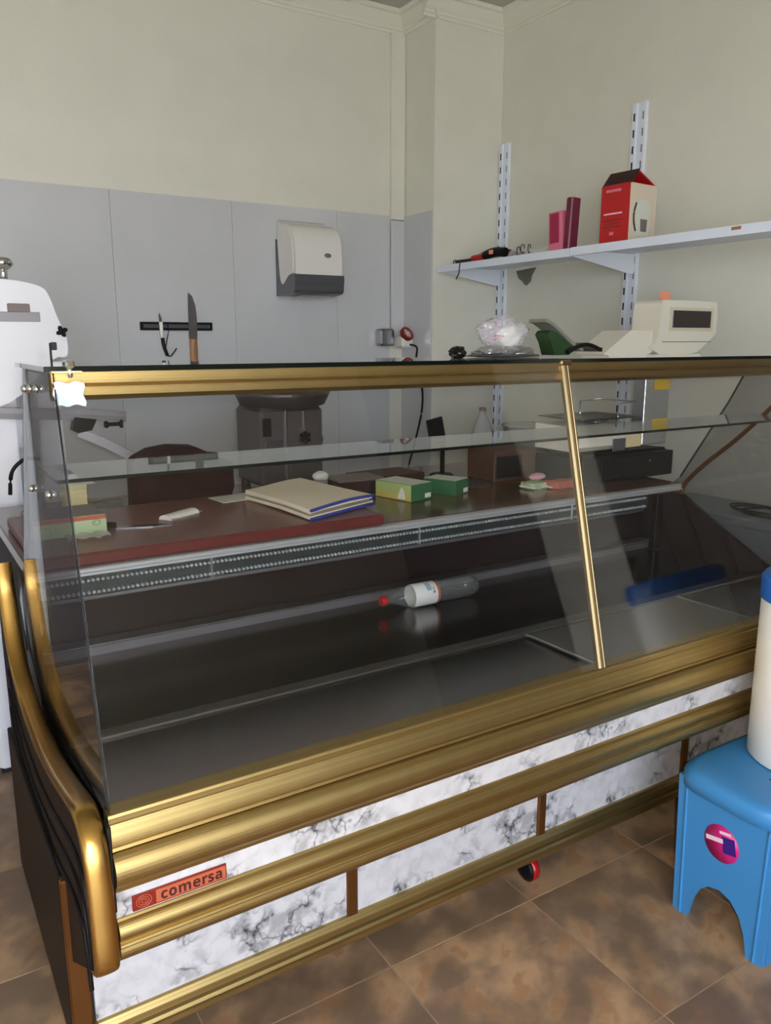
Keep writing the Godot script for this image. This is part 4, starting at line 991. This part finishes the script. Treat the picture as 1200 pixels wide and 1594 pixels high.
	part(k2, "black_grip", sweep([Vector3(0.004, -0.046, 0.002), Vector3(0.006, -0.075, 0.003), Vector3(0.012, -0.10, 0.003), Vector3(0.022, -0.128, 0.003)], round_outline(0.0078, 8)), "black_plastic")
	part(k2, "hook", tube([Vector3(0.02, -0.125, 0.004), Vector3(0.035, -0.130, 0.004), Vector3(0.052, -0.112, 0.004), Vector3(0.064, -0.095, 0.004)], 0.0028, 6), "black_plastic")
	part(k2, "cord", tube([Vector3(0.03, 0.008, 0.004), Vector3(0.032, -0.02, 0.004), Vector3(0.022, -0.06, 0.006), Vector3(0.014, -0.09, 0.010)], 0.002, 6), "black_plastic")

# ------------------------------------------------------------------ the wall shelf and what stands on it
func build_shelf() -> void:
	var face := WALL_RIGHT
	var top := 1.764
	var zs := [-3.29, -2.445]
	for i in 2:
		var up := thing("shelf_upright", Vector3(face, 1.58, zs[i]), ["white slotted shelf upright in the corner beside the pillar", "white slotted shelf upright behind the tall red-sided box"][i], "upright", "slotted uprights")
		part(up, "rail", extrude([Vector2(0, -0.034), Vector2(-0.016, -0.034), Vector2(-0.016, -0.012), Vector2(-0.010, -0.011), Vector2(-0.010, 0.011), Vector2(-0.016, 0.012), Vector2(-0.016, 0.034), Vector2(0, 0.034)], 1, -0.75, [0.775, 0.770][i]), "shelf_white")
		for k in 24:
			for s in [-0.023, 0.023]:
				block(up, "slot", Vector3(-0.0162, -0.72 + k * 0.0625, s), Vector3(0.0012, 0.030, [0.0075, 0.004][int(s > 0)]), "slot_black", 0.0)
	var boards := [[-3.325, -2.43, top - 0.002], [-2.425, -1.05, top]]
	for i in 2:
		var z0: float = boards[i][0]
		var z1: float = boards[i][1]
		var sh := thing("wall_shelf", Vector3(face, boards[i][2], (z0 + z1) / 2), ["white metal wall shelf in the corner beside the pillar", "white metal wall shelf carrying the tall red-sided box"][i], "shelf", "white wall shelves")
		part(sh, "shelf_board", extrude([Vector2(-0.018, -0.004), Vector2(-0.385, -0.004), Vector2(-0.385, -0.032), Vector2(-0.372, -0.032), Vector2(-0.372, -0.028), Vector2(-0.381, -0.028), Vector2(-0.381, -0.0), Vector2(-0.018, -0.0)], 2, (z0 - z1) / 2, (z1 - z0) / 2), "shelf_white")
		part(sh, "bracket", extrude([Vector2(-0.016, -0.006), Vector2(-0.375, -0.006), Vector2(-0.375, -0.032), Vector2(-0.05, -0.085), Vector2(-0.016, -0.085)], 2, -0.0015, 0.0015), "shelf_white", Vector3(0, 0, [zs[0] - (z0 + z1) / 2, zs[1] + 0.022 - (z0 + z1) / 2][i]))
		if i == 1: block(sh, "rust_mark", Vector3(-0.3853, -0.010, 0.05), Vector3(0.001, 0.010, 0.035), "wood_handle", 0.0)
	# red-fronted appliance box, top flaps open
	var b := thing("appliance_box", Vector3(2.505, top, -2.268), "tall cardboard box with red long side and open top flaps", "box", "", 4.0)
	block(b, "carton", Vector3(0.01, 0.108, 0), Vector3(0.16, 0.216, 0.134), "box_beige", 0.002)
	block(b, "red_face", Vector3(-0.0705, 0.108, 0), Vector3(0.0012, 0.216, 0.134), "box_red", 0.0)
	part(b, "top_flap", extrude([Vector2(-0.070, 0.214), Vector2(-0.024, 0.268), Vector2(-0.021, 0.266), Vector2(-0.064, 0.213)], 2, -0.067, 0.067), "box_dark")
	part(b, "top_flap", extrude([Vector2(0.090, 0.216), Vector2(-0.024, 0.268), Vector2(-0.026, 0.264), Vector2(0.086, 0.213)], 2, -0.067, 0.060), "box_red")
	block(b, "white_line", Vector3(-0.0715, 0.112, -0.008), Vector3(0.0008, 0.005, 0.085), "sticker_pale", 0.0)
	for q in [[0.195, 0.010, 0.07, "box_pink"], [0.088, 0.004, 0.09, "badge_red"], [0.076, 0.004, 0.07, "badge_red"], [0.064, 0.004, 0.08, "badge_red"], [0.040, 0.012, 0.02, "box_pink"]]:
		block(b, "small_print", Vector3(-0.0715, q[0], -0.01), Vector3(0.0008, q[1], q[2]), q[3], 0.0)
	part(b, "printed_machine", extrude([Vector2(-0.030, 0.03), Vector2(0.045, 0.03), Vector2(0.052, 0.06), Vector2(0.052, 0.135), Vector2(0.040, 0.155), Vector2(0.0, 0.160), Vector2(-0.030, 0.150)], 2, 0.0670, 0.0678), "carton_pale")
	part(b, "printed_ring", tube([Vector3(-0.030, 0.045, 0.068), Vector3(-0.042, 0.075, 0.068), Vector3(-0.044, 0.11, 0.068), Vector3(-0.032, 0.145, 0.068)], 0.0035, 6), "ink")
	part(b, "printed_cup", extrude([Vector2(0.0, 0.045), Vector2(0.034, 0.045), Vector2(0.038, 0.090), Vector2(-0.004, 0.090)], 2, 0.0678, 0.0684), "carton_grey")
	# pink packets
	var k := thing("pink_box", Vector3(2.49, top, -2.615), "narrow magenta and pink box standing on the shelf", "box", "", 4.0)
	block(k, "carton", Vector3(0, 0.083, 0), Vector3(0.05, 0.166, 0.074), "box_pink", 0.001, Vector3(-3, 0, 0))
	block(k, "plum_panel", Vector3(-0.0256, 0.10, -0.006), Vector3(0.001, 0.12, 0.05), "box_magenta", 0.0, Vector3(-3, 0, 0))
	k = thing("plum_box", Vector3(2.50, top, -2.555), "tall plum-coloured box leaning behind the pink box", "box", "", 4.0)
	block(k, "carton", Vector3(0, 0.108, 0), Vector3(0.055, 0.214, 0.034), "box_plum", 0.005, Vector3(3, 0, 0))
	# clear printed bag with a dark carton in it
	var bg := thing("printed_bag", Vector3(2.52, top, -2.90), "clear plastic bag with dark print lying on the shelf", "bag")
	part(bg, "bag_film", sheet(16, 8, 0.0008, func(u, v): return Vector3(-0.08 + 0.10 * v, 0.002 + 0.062 * sin(clampf(v * 1.25, 0, 1) * PI * 0.5) * (0.8 + 0.2 * sin(u * 13.0)), lerpf(-0.27, 0.24, u))), "film")
	block(bg, "dark_pack", Vector3(-0.02, 0.020, 0.0), Vector3(0.05, 0.036, 0.075), "box_plum", 0.003, Vector3(16, 0, 0))
	for q in [[0.080, 0.026, 0.011], [0.106, 0.034, 0.012], [0.150, 0.030, 0.008]]:
		var mark := []
		for a in 15: mark.append(Vector3(-0.074, q[1] + 0.018 * sin(TAU * a / 16.0), q[0] + q[2] * cos(TAU * a / 16.0)))
		part(bg, "print_mark", sweep(mark, round_outline(0.0022, 5), true, Vector3.RIGHT), "ink")
	# red and black tool with wrist cord
	var t := thing("red_tool", Vector3(2.425, top, -3.045), "red and black hand tool with a dangling cord", "tool")
	part(t, "red_body", tube([Vector3(0.0, 0.016, -0.07), Vector3(0.0, 0.019, -0.01), Vector3(0.0, 0.024, 0.05)], 0.016, 10), "red_plastic")
	part(t, "black_end", sweep(smooth_path([Vector3(0.0, 0.022, 0.02), Vector3(0.0, 0.030, 0.06), Vector3(0.0, 0.032, 0.11), Vector3(0.0, 0.026, 0.16)], 4), round_outline(0.0215, 10)), "black_plastic")
	block(t, "pale_window", Vector3(-0.019, 0.032, 0.085), Vector3(0.008, 0.018, 0.03), "note_salmon", 0.003)
	part(t, "shaft", tube([Vector3(0.0, 0.014, -0.065), Vector3(0.0, 0.011, -0.12), Vector3(0.0, 0.012, -0.20)], 0.009, 8), "rubber")
	var eye := []
	for a in 17: eye.append(Vector3(0, 0.012 + 0.009 * sin(TAU * a / 16), -0.212 + 0.012 * cos(TAU * a / 16)))
	part(t, "ring_end", sweep(eye, round_outline(0.003, 6), true, Vector3.RIGHT), "rubber")
	part(t, "wrist_cord", tube([Vector3(-0.004, 0.012, -0.085), Vector3(-0.058, 0.008, -0.085), Vector3(-0.064, -0.02, -0.09), Vector3(-0.064, -0.05, -0.095), Vector3(-0.064, -0.075, -0.115)], 0.0028, 6), "rubber")
	# dark scrap fixed to the wall under the shelf
	var sc := thing("wall_scrap", Vector3(face, 1.715, -3.10), "dark ragged scrap stuck to the wall under the shelf", "scrap")
	part(sc, "scrap", extrude([Vector2(-0.075, 0.028), Vector2(0.06, 0.036), Vector2(0.03, 0.0), Vector2(0.026, -0.026), Vector2(-0.004, -0.044), Vector2(-0.03, -0.022), Vector2(-0.055, -0.008)], 0, -0.012, 0.0), "olive_cloth")

# ------------------------------------------------------------------ things on the top glass
func build_top_things() -> void:
	var y := func(z: float) -> float: return 1.3628 + z * 0.0
	var bb := thing("black_bag", Vector3(1.15, y.call(-1.53), -1.53), "small knotted black plastic bag on the top glass", "bag")
	part(bb, "bag", lump(Vector3(0.033, 0.022, 0.026), 0.7, 2.6, 3, 26, 16), "black_bag", Vector3(0, 0.0118, 0))
	var ft := thing("foil_sheet", Vector3(1.29, y.call(-1.53), -1.53), "crumpled sheet of grey foil on the top glass", "foil")
	part(ft, "foil", lump(Vector3(0.118, 0.020, 0.062), 0.55, 5.0, 8, 60, 14), "foil", Vector3(0, 0.0128, 0))
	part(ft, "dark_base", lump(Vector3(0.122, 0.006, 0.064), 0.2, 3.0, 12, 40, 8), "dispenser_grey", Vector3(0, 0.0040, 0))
	var pg := thing("plastic_bag", Vector3(1.285, y.call(-1.53) + 0.022, -1.53), "crumpled clear bag with pink print lying on the foil", "bag")
	part(pg, "bag_film", lump(Vector3(0.100, 0.054, 0.05), 0.65, 2.4, 17, 48, 26, true), "film", Vector3(0.0, 0.0350, 0))
	part(pg, "bag_inside", lump(Vector3(0.046, 0.038, 0.03), 0.5, 1.8, 19, 26, 14, true), "paper", Vector3(0.022, 0.0260, 0))
	for q in [[-0.050, 0.046, 0.8], [-0.040, 0.030, -0.4], [-0.060, 0.022, 0.3]]:
		part(pg, "pink_print", tube([Vector3(q[0] - 0.010, q[1], 0.036), Vector3(q[0], q[1] + 0.004 * q[2], 0.040), Vector3(q[0] + 0.010, q[1] + 0.008 * q[2], 0.042)], 0.0018, 5), "bag_pink")
	# folded green, grey and black oven gloves
	var gl := thing("work_glove", Vector3(1.475, y.call(-1.52) + 0.004, -1.52), "folded green and black work glove with grey cuff on the top glass", "glove")
	part(gl, "grey_cuff", sheet(14, 5, 0.008, func(u, v): return Vector3(lerpf(-0.088, 0.045, u), lerpf(0.088, 0.016, smoothstep(0.0, 1.0, u * 0.9 + 0.05)), lerpf(0.03, -0.03, v))), "olive_cloth")
	part(gl, "green_palm", extrude([Vector2(-0.05, 0.0), Vector2(-0.062, 0.03), Vector2(-0.075, 0.05), Vector2(-0.066, 0.060), Vector2(-0.045, 0.055), Vector2(-0.02, 0.040), Vector2(0.02, 0.018), Vector2(0.0, 0.0)], 2, -0.022, 0.024, true), "green_cloth")
	part(gl, "black_fingers", sheet(14, 5, 0.010, func(u, v): return Vector3(lerpf(-0.015, 0.105, u), 0.0115 + 0.016 * sin(clampf(u * 1.05, 0, 1) * PI) + 0.006 * u, lerpf(0.036, -0.03, v))), "black_bag")

# ------------------------------------------------------------------ in front and to the right of the case
func build_front_things() -> void:
	# blue plastic stool
	var st := thing("plastic_stool", Vector3(1.755, 0, -1.0), "blue plastic stool with arched sides and a round sticker", "stool")
	var top := 0.395
	var hx := 0.215
	var hz := 0.142
	var ring := func(grow: float, y: float) -> Array:
		var o := []
		for k in 32:
			var a := TAU * k / 32
			var c := cos(a)
			var s := sin(a)
			var px: float = signf(c) * pow(absf(c), 0.42) * (hx + grow)
			var pz: float = signf(s) * pow(absf(s), 0.42) * (hz + grow)
			o.append(Vector3(px, y, pz))
		return o
	var tool := begin()
	tool.set_smooth_group(1)
	var levels := [[0.0, top - 0.05], [0.006, top - 0.048], [0.006, top - 0.016], [0.0, top - 0.006], [-0.016, top], [-0.07, top - 0.002]]
	for i in levels.size() - 1:
		var a: Array = ring.call(levels[i][0], levels[i][1])
		var b: Array = ring.call(levels[i + 1][0], levels[i + 1][1])
		for k in 32:
			var j := (k + 1) % 32
			quad(tool, a[j], a[k], b[k], b[j])
	var last: Array = ring.call(-0.07, top - 0.002)
	for k in 32: tri(tool, Vector3(0, top - 0.003, 0), last[(k + 1) % 32], last[k])
	part(st, "seat", done(tool), "stool_blue")
	# side walls with arches; the long ones face the street
	for s in [-1, 1]:
		var side := part(st, "side_wall", extrude([Vector2(-0.122, 0), Vector2(-0.128, 0.20), Vector2(-0.134, top - 0.03), Vector2(0.134, top - 0.03), Vector2(0.128, 0.20), Vector2(0.122, 0), Vector2(0.082, 0), Vector2(0.072, 0.05), Vector2(0.055, 0.09), Vector2(0.03, 0.115), Vector2(0.0, 0.124), Vector2(-0.03, 0.115), Vector2(-0.055, 0.09), Vector2(-0.072, 0.05), Vector2(-0.082, 0)], 0, -0.006, 0.006), "stool_blue", Vector3(s * (hx - 0.022), 0, 0))
		if s < 0:
			for z in [-0.105, 0.105]:
				part(side, "rib", tube([Vector3(-0.006, 0.0, z * 0.96), Vector3(-0.006, 0.18, z), Vector3(-0.006, top - 0.055, z * 1.04)], 0.004, 6), "stool_blue")
			var sticker := part(side, "round_sticker", lathe([Vector2(0, 0), Vector2(0.046, 0), Vector2(0.046, 0.0008), Vector2(0, 0.001)], 28), "sticker_pink", Vector3(-0.0062, 0.245, -0.005), Vector3(0, 0, 90), "round pink and violet sticker")
			block(sticker, "violet_patch", Vector3(0.004, 0.0013, 0.020), Vector3(0.040, 0.0008, 0.034), "sticker_violet", 0.0, Vector3(0, 12, 0))
			block(sticker, "pale_bar", Vector3(0.004, 0.0015, -0.018), Vector3(0.011, 0.0008, 0.046), "sticker_pale", 0.0, Vector3(0, 12, 0))
			block(sticker, "pale_bar", Vector3(0.031, 0.0015, 0.008), Vector3(0.007, 0.0008, 0.030), "sticker_pale", 0.0, Vector3(0, 12, 0))
		part(st, "side_wall", extrude([Vector2(-hx + 0.03, 0), Vector2(-hx + 0.02, top - 0.03), Vector2(hx - 0.02, top - 0.03), Vector2(hx - 0.03, 0), Vector2(hx - 0.09, 0), Vector2(hx - 0.12, 0.07), Vector2(0.0, 0.12), Vector2(-hx + 0.12, 0.07), Vector2(-hx + 0.09, 0)], 2, -0.005, 0.005), "stool_blue", Vector3(0, 0, s * (hz - 0.022)))
	part(st, "seat_scratch", tube([Vector3(-0.09, top - 0.0005, 0.03), Vector3(-0.075, top - 0.0005, 0.035), Vector3(-0.06, top - 0.0005, 0.045), Vector3(-0.05, top - 0.0005, 0.048)], 0.0012, 5), "ink")
	# white canister with blue lid
	var ca := thing("canister", Vector3(1.832, top, -0.985), "tall white canister with blue lid standing on the blue stool", "canister")
	part(ca, "body", lathe([Vector2(0, 0), Vector2(0.126, 0), Vector2(0.132, 0.006), Vector2(0.133, 0.40), Vector2(0.126, 0.412), Vector2(0, 0.412)], 40), "canister_white")
	part(ca, "lid", lathe([Vector2(0.128, 0.405), Vector2(0.136, 0.405), Vector2(0.137, 0.452), Vector2(0.130, 0.462), Vector2(0, 0.464)], 40), "lid_blue")
	# pale chest between the case and the right wall
	var ch := thing("pale_chest", Vector3(2.617, 0, -1.60), "pale grey chest squeezed between case end and right wall", "chest")
	block(ch, "body", Vector3(0, 0.385, 0), Vector3(0.26, 0.77, 0.90), "pale_board", 0.006)
	block(ch, "lid", Vector3(0, 0.785, 0), Vector3(0.268, 0.03, 0.92), "pale_board", 0.006)
	var co := thing("cable_coil", Vector3(2.60, 0.80, -1.62), "loose coil of black cable lying on the pale chest", "cable")
	var loop := []
	for k in 90:
		var a := TAU * k / 26.0
		var r := 0.078 + 0.026 * sin(k * 0.37)
		loop.append(Vector3(cos(a) * r * 0.85, 0.005 + 0.0040 * (k / 26.0), sin(a) * r * 1.5))
	part(co, "cable", sweep(loop, round_outline(0.0032, 6)), "rubber")
	part(co, "loose_end", tube([loop[0], loop[0] + Vector3(-0.02, 0.0, 0.05), loop[0] + Vector3(-0.06, -0.001, 0.09), loop[0] + Vector3(-0.10, -0.001, 0.06)], 0.0042, 6), "rubber")
